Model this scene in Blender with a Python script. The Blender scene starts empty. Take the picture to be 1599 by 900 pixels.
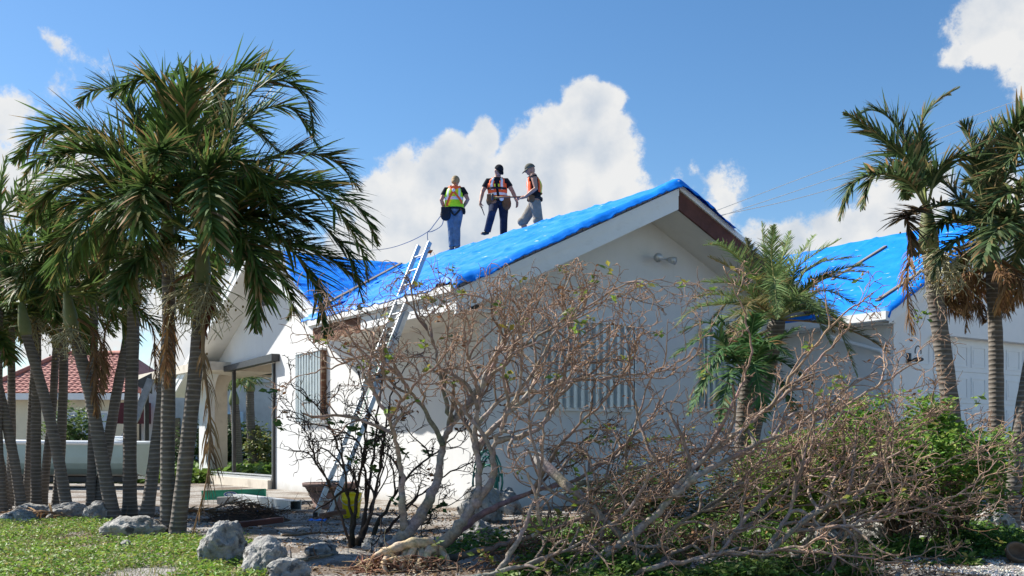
import bpy, math, random
import numpy as np
from mathutils import Vector, Matrix, noise as mnoise
R = math.radians
sc = bpy.context.scene
COL = sc.collection
# ------------------------------------------------------------------ camera, world, sun
CAMZ = 1.07
cam_d = bpy.data.cameras.new('camera'); cam = bpy.data.objects.new('camera', cam_d); COL.objects.link(cam)
cam.location = (0, 0, CAMZ); cam.rotation_euler = (R(90), 0, 0)
cam_d.sensor_width = 36; cam_d.lens = 36.0; cam_d.shift_y = 0.1526
cam_d.clip_start = 0.1; cam_d.clip_end = 2000
sc.camera = cam
SUN_H = (-0.91, 0.415); SUN_EL = 44.0
sun_az = math.atan2(SUN_H[0], SUN_H[1])          # from +Y towards +X
sd = Vector((math.sin(sun_az)*math.cos(R(SUN_EL)), math.cos(sun_az)*math.cos(R(SUN_EL)), math.sin(R(SUN_EL))))
sl = bpy.data.lights.new('sun', 'SUN'); so = bpy.data.objects.new('sun', sl); COL.objects.link(so)
sl.energy = 5.0; sl.angle = R(0.55); sl.color = (1.0, 0.955, 0.88)
so.rotation_euler = (-sd).to_track_quat('-Z', 'Y').to_euler(); so.location = (-30, 20, 30)
w = bpy.data.worlds.new('World'); sc.world = w; w.use_nodes = True
NT = w.node_tree; NT.nodes.clear()
def N(tree, t, **k):
    n = tree.nodes.new(t)
    for a, v in k.items(): setattr(n, a, v)
    return n
def L(tree, a, b): tree.links.new(a, b)
def pxdir(px, py):
    v = Vector(((px-800)/1600, 1.0, (694-py)/1600)); return v.normalized()
def build_world():
    t = NT
    sky = N(t, 'ShaderNodeTexSky'); sky.sky_type = 'NISHITA'; sky.sun_disc = False
    sky.sun_elevation = R(SUN_EL); sky.sun_rotation = sun_az; sky.air_density = 1.0; sky.dust_density = 0.25; sky.ozone_density = 2.2
    tc = N(t, 'ShaderNodeTexCoord')
    hsv = N(t, 'ShaderNodeHueSaturation'); hsv.inputs['Saturation'].default_value = SKY_SAT; hsv.inputs['Value'].default_value = 1.0
    L(t, sky.outputs[0], hsv.inputs['Color'])
    def math_(op, a, b=None, c=None, clamp=False):
        n = N(t, 'ShaderNodeMath', operation=op); n.use_clamp = clamp
        for i, v in enumerate((a, b, c)):
            if v is None: continue
            if isinstance(v, (int, float)): n.inputs[i].default_value = v
            else: L(t, v, n.inputs[i])
        return n.outputs[0]
    dirv = tc.outputs['Generated']
    blobs = [  # pixel of the centre in the sky, angular radius in px, strength
        (640,330,125,1),(590,400,130,1),(745,300,120,1),(840,285,125,1),(930,235,110,1),(935,170,72,1),(905,330,150,1),(760,400,190,1),
        (760,215,50,.9),(700,250,70,1),(950,390,110,.85),(958,150,45,.9),(870,215,75,1),
        (1135,315,60,.56),(1320,370,95,.85),(1230,380,85,.85),(1400,350,100,.8),(1500,430,120,.9),(1370,420,120,.9),
        (1560,35,95,1),(1640,70,120,1),(1500,75,50,.7),(1600,230,95,.42),(1560,330,110,.5),
        (0,180,70,.5),(10,320,110,.6),(90,150,85,.27),(145,105,45,.28),(95,65,50,.27),(-60,250,120,.7),(110,240,90,.42),(560,300,60,.3),(1030,260,70,.22),
        (330,520,170,.75),(120,480,180,.75),(660,480,260,.9)]
    cur = None
    nz0 = N(t, 'ShaderNodeTexNoise'); nz0.inputs['Scale'].default_value = 9.0; nz0.inputs['Detail'].default_value = 3; L(t, dirv, nz0.inputs['Vector'])
    wob = N(t, 'ShaderNodeVectorMath', operation='SUBTRACT'); L(t, nz0.outputs['Color'], wob.inputs[0]); wob.inputs[1].default_value = (.5,.5,.5)
    wob2 = N(t, 'ShaderNodeVectorMath', operation='SCALE'); L(t, wob.outputs[0], wob2.inputs[0]); wob2.inputs['Scale'].default_value = 0.075
    wd = N(t, 'ShaderNodeVectorMath', operation='ADD'); L(t, dirv, wd.inputs[0]); L(t, wob2.outputs[0], wd.inputs[1])
    for px, py, r, s in blobs:
        d = pxdir(px, py)
        vm = N(t, 'ShaderNodeVectorMath', operation='DISTANCE'); L(t, wd.outputs[0], vm.inputs[0]); vm.inputs[1].default_value = d
        rr = r/1600*math.sqrt(d.y*d.y)
        v = math_('MULTIPLY_ADD', vm.outputs['Value'], -s/rr, s)      # s at the centre, 0 at r
        cur = v if cur is None else math_('SMOOTH_MAX', cur, v, 0.12)
    nz = N(t, 'ShaderNodeTexNoise'); nz.inputs['Scale'].default_value = 19; nz.inputs['Detail'].default_value = 14; nz.inputs['Roughness'].default_value = .66; L(t, dirv, nz.inputs['Vector'])
    den = math_('ADD', cur, math_('MULTIPLY_ADD', nz.outputs['Fac'], 1.25, -0.62))
    mask = N(t, 'ShaderNodeMapRange', interpolation_type='SMOOTHERSTEP'); L(t, den, mask.inputs['Value'])
    mask.inputs['From Min'].default_value = 0.15; mask.inputs['From Max'].default_value = 0.40
    # billows: noise difference along the direction to the sun
    off = N(t, 'ShaderNodeVectorMath', operation='ADD'); L(t, dirv, off.inputs[0]); off.inputs[1].default_value = tuple(Vector((-.6,0,.8))*0.020)
    nzb = N(t, 'ShaderNodeTexNoise'); nzb.inputs['Scale'].default_value = 13; nzb.inputs['Detail'].default_value = 7; L(t, off.outputs[0], nzb.inputs['Vector'])
    nzc = N(t, 'ShaderNodeTexNoise'); nzc.inputs['Scale'].default_value = 13; nzc.inputs['Detail'].default_value = 7; L(t, dirv, nzc.inputs['Vector'])
    dif = math_('SUBTRACT', nzc.outputs['Fac'], nzb.outputs['Fac'])
    thick = N(t, 'ShaderNodeMapRange'); L(t, den, thick.inputs['Value']); thick.inputs['From Min'].default_value = .3; thick.inputs['From Max'].default_value = 1.0
    thick.inputs['To Min'].default_value = 1.0; thick.inputs['To Max'].default_value = 0.80
    br = math_('ADD', math_('MULTIPLY', dif, 1.1), thick.outputs['Result'], clamp=False)
    br = math_('MINIMUM', math_('MAXIMUM', br, .66), 1.08)
    cc = N(t, 'ShaderNodeMix', data_type='RGBA'); L(t, br, cc.inputs['Factor'])
    cc.inputs['A'].default_value = (0.60*CLOUD, 0.69*CLOUD, 0.81*CLOUD, 1); cc.inputs['B'].default_value = (CLOUD, CLOUD, CLOUD*.99, 1)
    mp = N(t, 'ShaderNodeMapRange'); L(t, br, mp.inputs['Value']); mp.inputs['From Min'].default_value = .66; mp.inputs['From Max'].default_value = 1.02
    L(t, mp.outputs['Result'], cc.inputs['Factor'])
    mx = N(t, 'ShaderNodeMix', data_type='RGBA'); L(t, math_('MULTIPLY', mask.outputs['Result'], .97), mx.inputs['Factor'])
    L(t, hsv.outputs['Color'], mx.inputs['A']); L(t, cc.outputs['Result'], mx.inputs['B'])
    bg = N(t, 'ShaderNodeBackground'); bg.inputs['Strength'].default_value = SKY_STR; L(t, mx.outputs['Result'], bg.inputs['Color'])
    out = N(t, 'ShaderNodeOutputWorld'); L(t, bg.outputs[0], out.inputs['Surface'])
SKY_STR = 0.082; SKY_SAT = 1.23; CLOUD = 5.7
build_world()
sc.view_settings.view_transform = 'Standard'; sc.view_settings.look = 'None'; sc.view_settings.gamma = 1.0
sc.view_settings.exposure = 0.9
sc.cycles.max_bounces = 6; sc.cycles.transparent_max_bounces = 6

# ------------------------------------------------------------------ helpers
def at(px, py, Y): return Vector(((px-800)/1600*Y, Y, CAMZ+(694-py)/1600*Y))
def gy(py): return 1600*CAMZ/(py-694)                # depth of a ground point seen at row py
HA = math.atan2(.556, .831); C0 = Vector((-.808, 16.59, 0))
HM = Matrix.Translation(C0) @ Matrix.Rotation(HA, 4, 'Z')
def H(q, t, z): return HM @ Vector((q, t, z))
HI = HM.inverted()

class MB:
    def __init__(s): s.v = []; s.f = []; s.m = []; s.c = []; s.col = (1,1,1)
    def add(s, vs, fs, m=0, col=None):
        b = len(s.v); s.v.extend([tuple(p) for p in vs]); c = col or s.col
        s.c.extend([c]*len(vs)) if not isinstance(c, list) else s.c.extend(c)
        s.f.extend([tuple(i+b for i in f) for f in fs]); s.m.extend([m]*len(fs)); return s
    def box(s, a, b, m=0):
        x0,y0,z0 = a; x1,y1,z1 = b
        x0,x1 = min(x0,x1),max(x0,x1); y0,y1=min(y0,y1),max(y0,y1); z0,z1=min(z0,z1),max(z0,z1)
        vs=[(x0,y0,z0),(x1,y0,z0),(x1,y1,z0),(x0,y1,z0),(x0,y0,z1),(x1,y0,z1),(x1,y1,z1),(x0,y1,z1)]
        return s.add(vs,[(0,3,2,1),(4,5,6,7),(0,1,5,4),(1,2,6,5),(2,3,7,6),(3,0,4,7)],m)
    def beam(s, p, q, wd, ht, up=(0,0,1), m=0):
        p=Vector(p);q=Vector(q);d=(q-p).normalized();u=Vector(up)
        r=d.cross(u)
        if r.length<1e-4: r=d.cross(Vector((1,0,0)))
        r.normalize();u=r.cross(d).normalized(); vs=[]
        for e in (p,q):
            for a,b in((-1,-1),(1,-1),(1,1),(-1,1)): vs.append(e+r*a*wd/2+u*b*ht/2)
        return s.add(vs,[(3,2,1,0),(4,5,6,7),(0,1,5,4),(1,2,6,5),(2,3,7,6),(3,0,4,7)],m)
    def tube(s, pts, rad, n=6, m=0, col=None, cap=True):
        pts=[Vector(p) for p in pts]; k=len(pts)
        if not hasattr(rad,'__len__'): rad=[rad]*k
        prev=None; vs=[]; cs=[]
        for i,p in enumerate(pts):
            tg=(pts[min(i+1,k-1)]-pts[max(i-1,0)])
            if tg.length<1e-9: tg=Vector((0,0,1))
            tg.normalize()
            if prev is None:
                a=Vector((0,0,1)) if abs(tg.z)<.9 else Vector((1,0,0)); r=tg.cross(a).normalized()
            else:
                r=prev-tg*prev.dot(tg)
                if r.length<1e-6: r=tg.orthogonal()
                r.normalize()
            prev=r; u=tg.cross(r)
            ci = col[i] if isinstance(col,list) else col
            for j in range(n):
                an=2*math.pi*j/n
                vs.append(p+(r*math.cos(an)+u*math.sin(an))*rad[i]); cs.append(ci or s.col)
        fs=[(i*n+j,i*n+(j+1)%n,(i+1)*n+(j+1)%n,(i+1)*n+j) for i in range(k-1) for j in range(n)]
        if cap: fs+= [tuple(range(n-1,-1,-1)),tuple(range((k-1)*n,k*n))]
        return s.add(vs,fs,m,cs)
    def loft(s, rings, m=0, cap=True, col=None):
        n=len(rings[0]); vs=[p for r in rings for p in r]
        fs=[(i*n+j,i*n+(j+1)%n,(i+1)*n+(j+1)%n,(i+1)*n+j) for i in range(len(rings)-1) for j in range(n)]
        if cap: fs+= [tuple(range(n-1,-1,-1)),tuple(range((len(rings)-1)*n,len(rings)*n))]
        return s.add(vs,fs,m,col)
    def prism(s, poly, d, m=0):
        poly=[Vector(p) for p in poly]; d=Vector(d); n=len(poly)
        vs=poly+[p+d for p in poly]
        fs=[tuple(range(n-1,-1,-1)),tuple(range(n,2*n))]+[(i,(i+1)%n,n+(i+1)%n,n+i) for i in range(n)]
        return s.add(vs,fs,m)
    def ell(s, c, r, m=0, seg=12, ring=8, col=None, rot=None):
        c=Vector(c); vs=[];
        for i in range(1,ring):
            th=math.pi*i/ring
            for j in range(seg):
                ph=2*math.pi*j/seg; v=Vector((r[0]*math.sin(th)*math.cos(ph),r[1]*math.sin(th)*math.sin(ph),r[2]*math.cos(th)))
                vs.append(c+((rot@v) if rot else v))
        top=Vector((0,0,r[2]));bot=Vector((0,0,-r[2]))
        vs+= [c+((rot@top) if rot else top), c+((rot@bot) if rot else bot)]
        T=len(vs)-2;fs=[]
        for i in range(ring-2):
            for j in range(seg): fs.append((i*seg+j,(i+1)*seg+j,(i+1)*seg+(j+1)%seg,i*seg+(j+1)%seg))
        for j in range(seg):
            fs.append((T,j,(j+1)%seg)); b=(ring-2)*seg; fs.append((T+1,b+(j+1)%seg,b+j))
        return s.add(vs,fs,m,col)
    def build(s, name, mats, parent=None, smooth=False, local=False, color=False, fixn=True):
        me=bpy.data.meshes.new(name)
        vs=s.v
        if parent is not None and not local:
            root=parent
            while root.parent: root=root.parent
            inv=WM[root.name].inverted(); vs=[tuple(inv@Vector(v)) for v in vs]
        me.from_pydata(vs,[],s.f)
        if not isinstance(mats,(list,tuple)): mats=[mats]
        for m in mats: me.materials.append(m)
        if len(mats)>1: me.polygons.foreach_set('material_index',s.m)
        if smooth: me.polygons.foreach_set('use_smooth',[True]*len(s.f))
        if color:
            ca=me.color_attributes.new('Col','FLOAT_COLOR','POINT')
            a=np.ones((len(vs),4),np.float32); a[:,:3]=np.array(s.c,np.float32); ca.data.foreach_set('color',a.ravel())
        me.update()
        if fixn:
            import bmesh
            bm=bmesh.new();bm.from_mesh(me);bmesh.ops.recalc_face_normals(bm,faces=bm.faces[:]);bm.to_mesh(me);bm.free()
        o=bpy.data.objects.new(name,me);COL.objects.link(o)
        if parent is not None: o.parent=parent
        return o
WM={}
def thing(name,label,cat,loc=(0,0,0),rz=0,group=None):
    o=bpy.data.objects.new(name,None);COL.objects.link(o);o.location=loc;o.rotation_euler=(0,0,rz)
    o.empty_display_size=.1
    WM[o.name]=Matrix.Translation(Vector(loc))@Matrix.Rotation(rz,4,'Z')
    return tag(o,label,cat,group)
def tag(o,label,cat,group=None,kind=None):
    if label: o['label']=label
    if cat: o['category']=cat
    if group: o['group']=group
    if kind: o['kind']=kind
    return o
def struct(o,kind='structure',label=None): 
    o['kind']=kind
    if label:o['label']=label
    return o
def catmull(pts,k=6):
    P=[Vector(p) for p in pts]; P=[P[0]*2-P[1]]+P+[P[-1]*2-P[-2]]; out=[]
    for i in range(1,len(P)-2):
        a,b,c,d=P[i-1:i+3]
        for j in range(k):
            t=j/k; out.append(.5*((2*b)+(c-a)*t+(2*a-5*b+4*c-d)*t*t+(3*b-a-3*c+d)*t**3))
    out.append(P[-2]); return out
def bevel(o,wd=.01,seg=2):
    m=o.modifiers.new('bevel','BEVEL');m.width=wd;m.segments=seg;m.limit_method='ANGLE';return o

# ------------------------------------------------------------------ materials
def mat(name, col, rough=.7, var=.15, scale=8, bump=0, bscale=40, spec=.4, metal=0, attr=False, trans=0, col2=None, coord='Object', detail=6, bdist=.01, sheen=0):
    m=bpy.data.materials.new(name);m.use_nodes=True;t=m.node_tree;b=t.nodes['Principled BSDF']
    b.inputs['Roughness'].default_value=rough;b.inputs['Metallic'].default_value=metal;b.inputs['Specular IOR Level'].default_value=spec
    tc=N(t,'ShaderNodeTexCoord'); nz=N(t,'ShaderNodeTexNoise');nz.inputs['Scale'].default_value=scale;nz.inputs['Detail'].default_value=detail
    nz.inputs['Roughness'].default_value=.65
    L(t,tc.outputs[coord],nz.inputs['Vector'])
    mr=N(t,'ShaderNodeMapRange');L(t,nz.outputs['Fac'],mr.inputs['Value']);mr.inputs['From Min'].default_value=.3;mr.inputs['From Max'].default_value=.7
    if attr:
        a=N(t,'ShaderNodeVertexColor');a.layer_name='Col'
        mul=N(t,'ShaderNodeHueSaturation');L(t,a.outputs['Color'],mul.inputs['Color'])
        mr.inputs['To Min'].default_value=1-var;mr.inputs['To Max'].default_value=1+var;L(t,mr.outputs[0],mul.inputs['Value']);c=mul.outputs['Color']
    else:
        mx=N(t,'ShaderNodeMix',data_type='RGBA');L(t,mr.outputs[0],mx.inputs['Factor'])
        A=col;B=col2 or tuple(min(1,x*(1+var)) for x in col)
        if not col2: A=tuple(x*(1-var) for x in col)
        mx.inputs['A'].default_value=(*A,1);mx.inputs['B'].default_value=(*B,1);c=mx.outputs['Result']
    L(t,c,b.inputs['Base Color'])
    if bump:
        n2=N(t,'ShaderNodeTexNoise');n2.inputs['Scale'].default_value=bscale;n2.inputs['Detail'].default_value=6;L(t,tc.outputs[coord],n2.inputs['Vector'])
        bp=N(t,'ShaderNodeBump');bp.inputs['Strength'].default_value=bump;bp.inputs['Distance'].default_value=bdist;L(t,n2.outputs['Fac'],bp.inputs['Height']);L(t,bp.outputs[0],b.inputs['Normal'])
    if trans:
        tr=N(t,'ShaderNodeBsdfTranslucent');L(t,c,tr.inputs['Color']);ms=N(t,'ShaderNodeMixShader');ms.inputs[0].default_value=trans
        L(t,b.outputs[0],ms.inputs[1]);L(t,tr.outputs[0],ms.inputs[2]);L(t,ms.outputs[0],t.nodes['Material Output'].inputs['Surface'])
    m['c']=0
    return m
def mix_into(m, fac_fn, col):
    """lay a second colour over the base where fac_fn's node output is high"""
    t=m.node_tree;b=t.nodes['Principled BSDF'];src=b.inputs['Base Color'].links[0].from_socket
    f=fac_fn(t);mx=N(t,'ShaderNodeMix',data_type='RGBA');L(t,f,mx.inputs['Factor']);L(t,src,mx.inputs['A']);mx.inputs['B'].default_value=(*col,1);L(t,mx.outputs['Result'],b.inputs['Base Color'])
def noise_fac(scale,lo,hi,stretch=(1,1,1),mx=1,coord='Object',seed=0):
    def f(t):
        tc=N(t,'ShaderNodeTexCoord');mp=N(t,'ShaderNodeMapping');L(t,tc.outputs[coord],mp.inputs[0]);mp.inputs['Scale'].default_value=stretch;mp.inputs['Location'].default_value=(seed,seed*.7,0)
        nz=N(t,'ShaderNodeTexNoise');nz.inputs['Scale'].default_value=scale;nz.inputs['Detail'].default_value=7;L(t,mp.outputs[0],nz.inputs['Vector'])
        r=N(t,'ShaderNodeMapRange');L(t,nz.outputs['Fac'],r.inputs['Value']);r.inputs['From Min'].default_value=lo;r.inputs['From Max'].default_value=hi;r.inputs['To Max'].default_value=mx
        return r.outputs[0]
    return f
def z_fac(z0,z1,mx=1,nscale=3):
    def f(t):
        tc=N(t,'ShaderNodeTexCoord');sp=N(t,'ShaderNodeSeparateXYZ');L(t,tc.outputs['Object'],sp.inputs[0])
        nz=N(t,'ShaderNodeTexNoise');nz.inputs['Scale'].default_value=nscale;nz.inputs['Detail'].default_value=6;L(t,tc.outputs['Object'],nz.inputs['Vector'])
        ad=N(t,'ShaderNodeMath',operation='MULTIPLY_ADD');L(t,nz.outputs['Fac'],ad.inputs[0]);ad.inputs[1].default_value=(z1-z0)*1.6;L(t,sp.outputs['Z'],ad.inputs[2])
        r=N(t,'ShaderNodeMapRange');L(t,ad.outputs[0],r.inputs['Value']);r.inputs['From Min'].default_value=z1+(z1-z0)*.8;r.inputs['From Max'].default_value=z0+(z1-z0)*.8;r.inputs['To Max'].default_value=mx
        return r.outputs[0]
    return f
M={}
M['stucco']=mat('white_stucco',(.68,.68,.67),.85,.03,2,.35,60,.2,bdist=.006)
mix_into(M['stucco'],noise_fac(2.2,.5,.75,(2.5,2.5,.35),.2),(.60,.59,.56))
mix_into(M['stucco'],noise_fac(.9,.52,.7,(1,1,1),.15,seed=5),(.62,.61,.58))
mix_into(M['stucco'],noise_fac(14,.66,.74,(1,1,.2),.22,seed=9),(.45,.43,.39))
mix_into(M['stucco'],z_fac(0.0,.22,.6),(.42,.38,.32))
M['garage_stucco']=mat('garage_stucco',(.80,.80,.79),.85,.03,2,.3,60,.2,bdist=.006)
mix_into(M['garage_stucco'],noise_fac(1.6,.55,.8,(2,2,.5),.2),(.62,.61,.58))
M['trim']=mat('white_trim',(.78,.79,.79),.45,.03,4,.05,30)
mix_into(M['trim'],noise_fac(5,.56,.75,(1,1,2),.3),(.55,.53,.49))
M['soffit']=mat('soffit_paint',(.72,.70,.65),.8,.05,3)
M['beige']=mat('beige_stucco',(.62,.56,.47),.85,.08,3,.3,50)
mix_into(M['beige'],noise_fac(3,.55,.72,mx=.6),(.36,.31,.25))
M['dark_alu']=mat('dark_aluminium',(.05,.05,.052),.45,.25,12,metal=.3)
M['rotwood']=mat('weathered_fascia_wood',(.17,.085,.055),.85,.45,6,.6,25,.2)
mix_into(M['rotwood'],noise_fac(7,.52,.62,(.6,.6,3)),(.36,.27,.19))
M['brownboard']=mat('brown_primed_board',(.115,.045,.035),.75,.3,4,.3,20,.3)
M['alu']=mat('aluminium',(.55,.57,.58),.5,.12,20,.08,60,.5,metal=.55)
M['galv']=mat('galvanised_shutter',(.50,.55,.57),.45,.1,6,.05,30,.5,metal=.55)
M['shingle']=None
def shingle(name,c1,c2,rw=.32,rh=.13):
    m=mat(name,c1,.9,.1,6,.4,60);t=m.node_tree;b=t.nodes['Principled BSDF']
    tc=N(t,'ShaderNodeTexCoord');bk=N(t,'ShaderNodeTexBrick');mp=N(t,'ShaderNodeMapping');L(t,tc.outputs['UV'],mp.inputs[0])
    L(t,mp.outputs[0],bk.inputs['Vector']);bk.inputs['Scale'].default_value=1;bk.inputs['Brick Width'].default_value=rw;bk.inputs['Row Height'].default_value=rh;bk.inputs['Mortar Size'].default_value=.008
    bk.inputs['Color1'].default_value=(*c1,1);bk.inputs['Color2'].default_value=(*c2,1);bk.inputs['Mortar'].default_value=(c1[0]*.25,c1[1]*.25,c1[2]*.25,1)
    L(t,bk.outputs['Color'],b.inputs['Base Color']);return m
M['shingle']=shingle('grey_shingle',(.27,.27,.265),(.36,.355,.345))
def tarpmat():
    m=mat('blue_tarp',(.001,.225,.84),.55,.10,3,.16,22,.22,bdist=.015);t=m.node_tree;b=t.nodes['Principled BSDF']
    mix_into(m,noise_fac(10,.665,.70,(1,.30,1),.8,seed=3),(.55,.66,.80))
    # woven scrim
    wv=N(t,'ShaderNodeTexWave');tc=N(t,'ShaderNodeTexCoord');L(t,tc.outputs['Object'],wv.inputs['Vector']);wv.inputs['Scale'].default_value=.45;wv.inputs['Distortion'].default_value=14;wv.inputs['Detail'].default_value=4
    bp=N(t,'ShaderNodeBump');bp.inputs['Strength'].default_value=.3;bp.inputs['Distance'].default_value=.09;L(t,wv.outputs['Fac'],bp.inputs['Height'])
    old=b.inputs['Normal'].links[0].from_socket;L(t,old,bp.inputs['Normal']);L(t,bp.outputs[0],b.inputs['Normal'])
    tr=N(t,'ShaderNodeBsdfTranslucent');tr.inputs['Color'].default_value=(.002,.23,.9,1);ms=N(t,'ShaderNodeMixShader');ms.inputs[0].default_value=.10
    L(t,b.outputs[0],ms.inputs[1]);L(t,tr.outputs[0],ms.inputs[2]);L(t,ms.outputs[0],t.nodes['Material Output'].inputs['Surface'])
    return m
M['tarp']=tarpmat()
M['batten']=mat('grey_batten_wood',(.20,.165,.13),.8,.3,9,.3,40)
M['leaf']=mat('palm_leaf',None,.52,.18,5,attr=True,trans=.36,spec=.12)
M['rachis']=mat('frond_stalk',None,.8,.18,5,attr=True,spec=.1)
M['bushleaf']=mat('broad_leaf',None,.5,.15,5,attr=True,trans=.38,spec=.3)
M['drybark']=mat('twig_bark',None,.88,.42,26,.7,70,.15,attr=True)
def trunkmat():
    m=mat('ringed_palm_bark',(.13,.112,.095),.9,.3,6,.4,40,.2);t=m.node_tree;b=t.nodes['Principled BSDF']
    tc=N(t,'ShaderNodeTexCoord');mp=N(t,'ShaderNodeMapping');L(t,tc.outputs['Object'],mp.inputs[0]);mp.inputs['Scale'].default_value=(.25,.25,1)
    wv=N(t,'ShaderNodeTexWave',bands_direction='Z');L(t,mp.outputs[0],wv.inputs['Vector']);wv.inputs['Scale'].default_value=5.2;wv.inputs['Distortion'].default_value=4.5;wv.inputs['Detail'].default_value=4;wv.inputs['Detail Scale'].default_value=1.2
    r=N(t,'ShaderNodeMapRange');L(t,wv.outputs['Fac'],r.inputs['Value']);r.inputs['From Min'].default_value=.66;r.inputs['From Max'].default_value=.98;r.inputs['To Max'].default_value=.55
    src=b.inputs['Base Color'].links[0].from_socket;mx=N(t,'ShaderNodeMix',data_type='RGBA');L(t,r.outputs[0],mx.inputs['Factor']);L(t,src,mx.inputs['A']);mx.inputs['B'].default_value=(.30,.275,.245,1);L(t,mx.outputs['Result'],b.inputs['Base Color'])
    bp=N(t,'ShaderNodeBump');bp.inputs['Strength'].default_value=.5;bp.inputs['Distance'].default_value=.015;L(t,wv.outputs['Fac'],bp.inputs['Height']);L(t,b.inputs['Normal'].links[0].from_socket,bp.inputs['Normal']);L(t,bp.outputs[0],b.inputs['Normal'])
    return m
M['ptrunk']=trunkmat()
M['shaft']=mat('green_crownshaft',(.11,.16,.05),.5,.2,5,.1,10,.3,col2=(.20,.21,.10))
mix_into(M['shaft'],noise_fac(6,.55,.7,(1,1,.3)),(.22,.15,.08))
M['fruit']=mat('pale_fruit_stalk',(.40,.38,.24),.8,.25,20)
M['berry']=mat('green_berry',(.16,.19,.05),.5,.5,20,col2=(.30,.16,.06))
M['deadfrond']=mat('dead_frond',None,.85,.25,8,attr=True,trans=.15,spec=.2)
M['rock']=mat('coral_rock',(.17,.165,.155),.95,.5,6,1,16,.2,bdist=.06,col2=(.46,.45,.42))
mix_into(M['rock'],noise_fac(9,.56,.66),(.09,.085,.08))
M['terracotta']=mat('dusty_terracotta',(.21,.135,.115),.8,.25,5,.2,30)
M['yellow']=mat('yellow_plastic',(.80,.62,.01),.4,.06,6)
M['green']=mat('green_fibreglass',(.01,.28,.17),.45,.1,6)
M['black']=mat('black_rubber',(.02,.02,.02),.6,.3,8)
M['skin']=mat('skin',(.42,.22,.15),.5,.08,9,.05,60,.4)
M['hair']=mat('fair_hair',(.34,.22,.10),.7,.3,40,.4,90)
M['hi_yellow']=mat('hi_vis_yellow',(.50,.86,.02),.7,.08,9,.3,18,bdist=.02)
M['hi_orange']=mat('hi_vis_orange',(.95,.13,.03),.7,.08,9,.3,18,bdist=.02)
M['reflect']=mat('reflective_tape',(.72,.74,.74),.35,.06,20)
M['lime']=mat('lime_stripe',(.66,.80,.05),.6,.06,20)
M['denim']=mat('faded_denim',(.14,.19,.255),.9,.35,7,.5,25,.1,bdist=.02)
M['denim_dark']=mat('dark_denim',(.024,.032,.062),.9,.35,7,.5,25,.1,bdist=.02)
M['khaki']=mat('khaki_cloth',(.25,.225,.19),.9,.2,7,.5,25,.1,bdist=.02)
M['tee']=mat('charcoal_cotton',(.018,.019,.024),.9,.3,7,.5,20,.1,bdist=.02)
M['leather']=mat('brown_leather',(.16,.075,.03),.7,.3,9,.2,30)
M['blackcloth']=mat('black_cloth',(.014,.014,.016),.8,.3,9,.3,20)
M['camo']=mat('camo_cloth',(.16,.13,.075),.9,.5,28,.2,30,col2=(.34,.28,.17))
M['olive']=mat('olive_cap',(.12,.115,.085),.9,.2,15)
M['rope']=mat('rope',(.23,.24,.27),.8,.3,60)
M['wood']=mat('handle_wood',(.24,.09,.045),.6,.2,12)
M['boot']=mat('work_boot',(.20,.17,.14),.8,.3,12)
M['tile']=None
M['cream']=mat('cream_stucco',(.66,.61,.46),.85,.06,3,.2,40)
M['blueshut']=mat('pale_blue_shutter',(.42,.50,.58),.6,.05,5)
M['greywall']=mat('stained_grey_wall',(.40,.40,.40),.9,.25,1.2,.2,20,col2=(.60,.60,.60))
M['darkglass']=mat('dark_glass',(.02,.025,.03),.08,.2,3,spec=.6)
M['boat']=mat('pale_teal_gelcoat',(.36,.47,.45),.3,.06,3,spec=.5)
M['boatwhite']=mat('white_gelcoat',(.80,.82,.82),.3,.03,3)
M['gdoor']=mat('white_garage_door',(.76,.78,.79),.5,.03,3)
M['hose']=mat('green_hose',(.01,.16,.13),.45,.1,8)
# ------------------------------------------------------------------ ground
def gz(x,y):
    v=Vector((x*.35,y*.35,0)); 
    a=.07*mnoise.noise(v)+.03*mnoise.noise(Vector((x*1.3,y*1.3,5)))+.012*mnoise.noise(Vector((x*4,y*4,9)))
    f=min(1,max(0,(17.5-y)/3))*.75+.25
    return a*f if y<60 else 0
def build_ground():
    xs=np.concatenate([[-500,-120,-50,-26],np.arange(-14,14.01,.14),[26,50,120,500]])
    ys=np.concatenate([[-60,0,4],np.arange(6.5,24,.14),np.arange(24.5,40,1.0),[50,80,160,400,900]])
    vs=[];nx=len(xs)
    for y in ys:
        for x in xs: vs.append((x,y,gz(x,y)))
    fs=[(j*nx+i,j*nx+i+1,(j+1)*nx+i+1,(j+1)*nx+i) for j in range(len(ys)-1) for i in range(nx-1)]
    m=mat('gravel_ground',(.22,.20,.175),.95,.4,7,1,45,.2,bdist=.03,col2=(.40,.375,.34))
    mix_into(m,noise_fac(60,.55,.62),(.50,.48,.45)); mix_into(m,noise_fac(1.1,.46,.58,mx=.75),(.125,.085,.055)); mix_into(m,noise_fac(30,.60,.68),(.07,.05,.035))
    b=MB();b.add(vs,fs);o=b.build('ground',m,smooth=True,fixn=False);struct(o);return o
build_ground()
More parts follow.
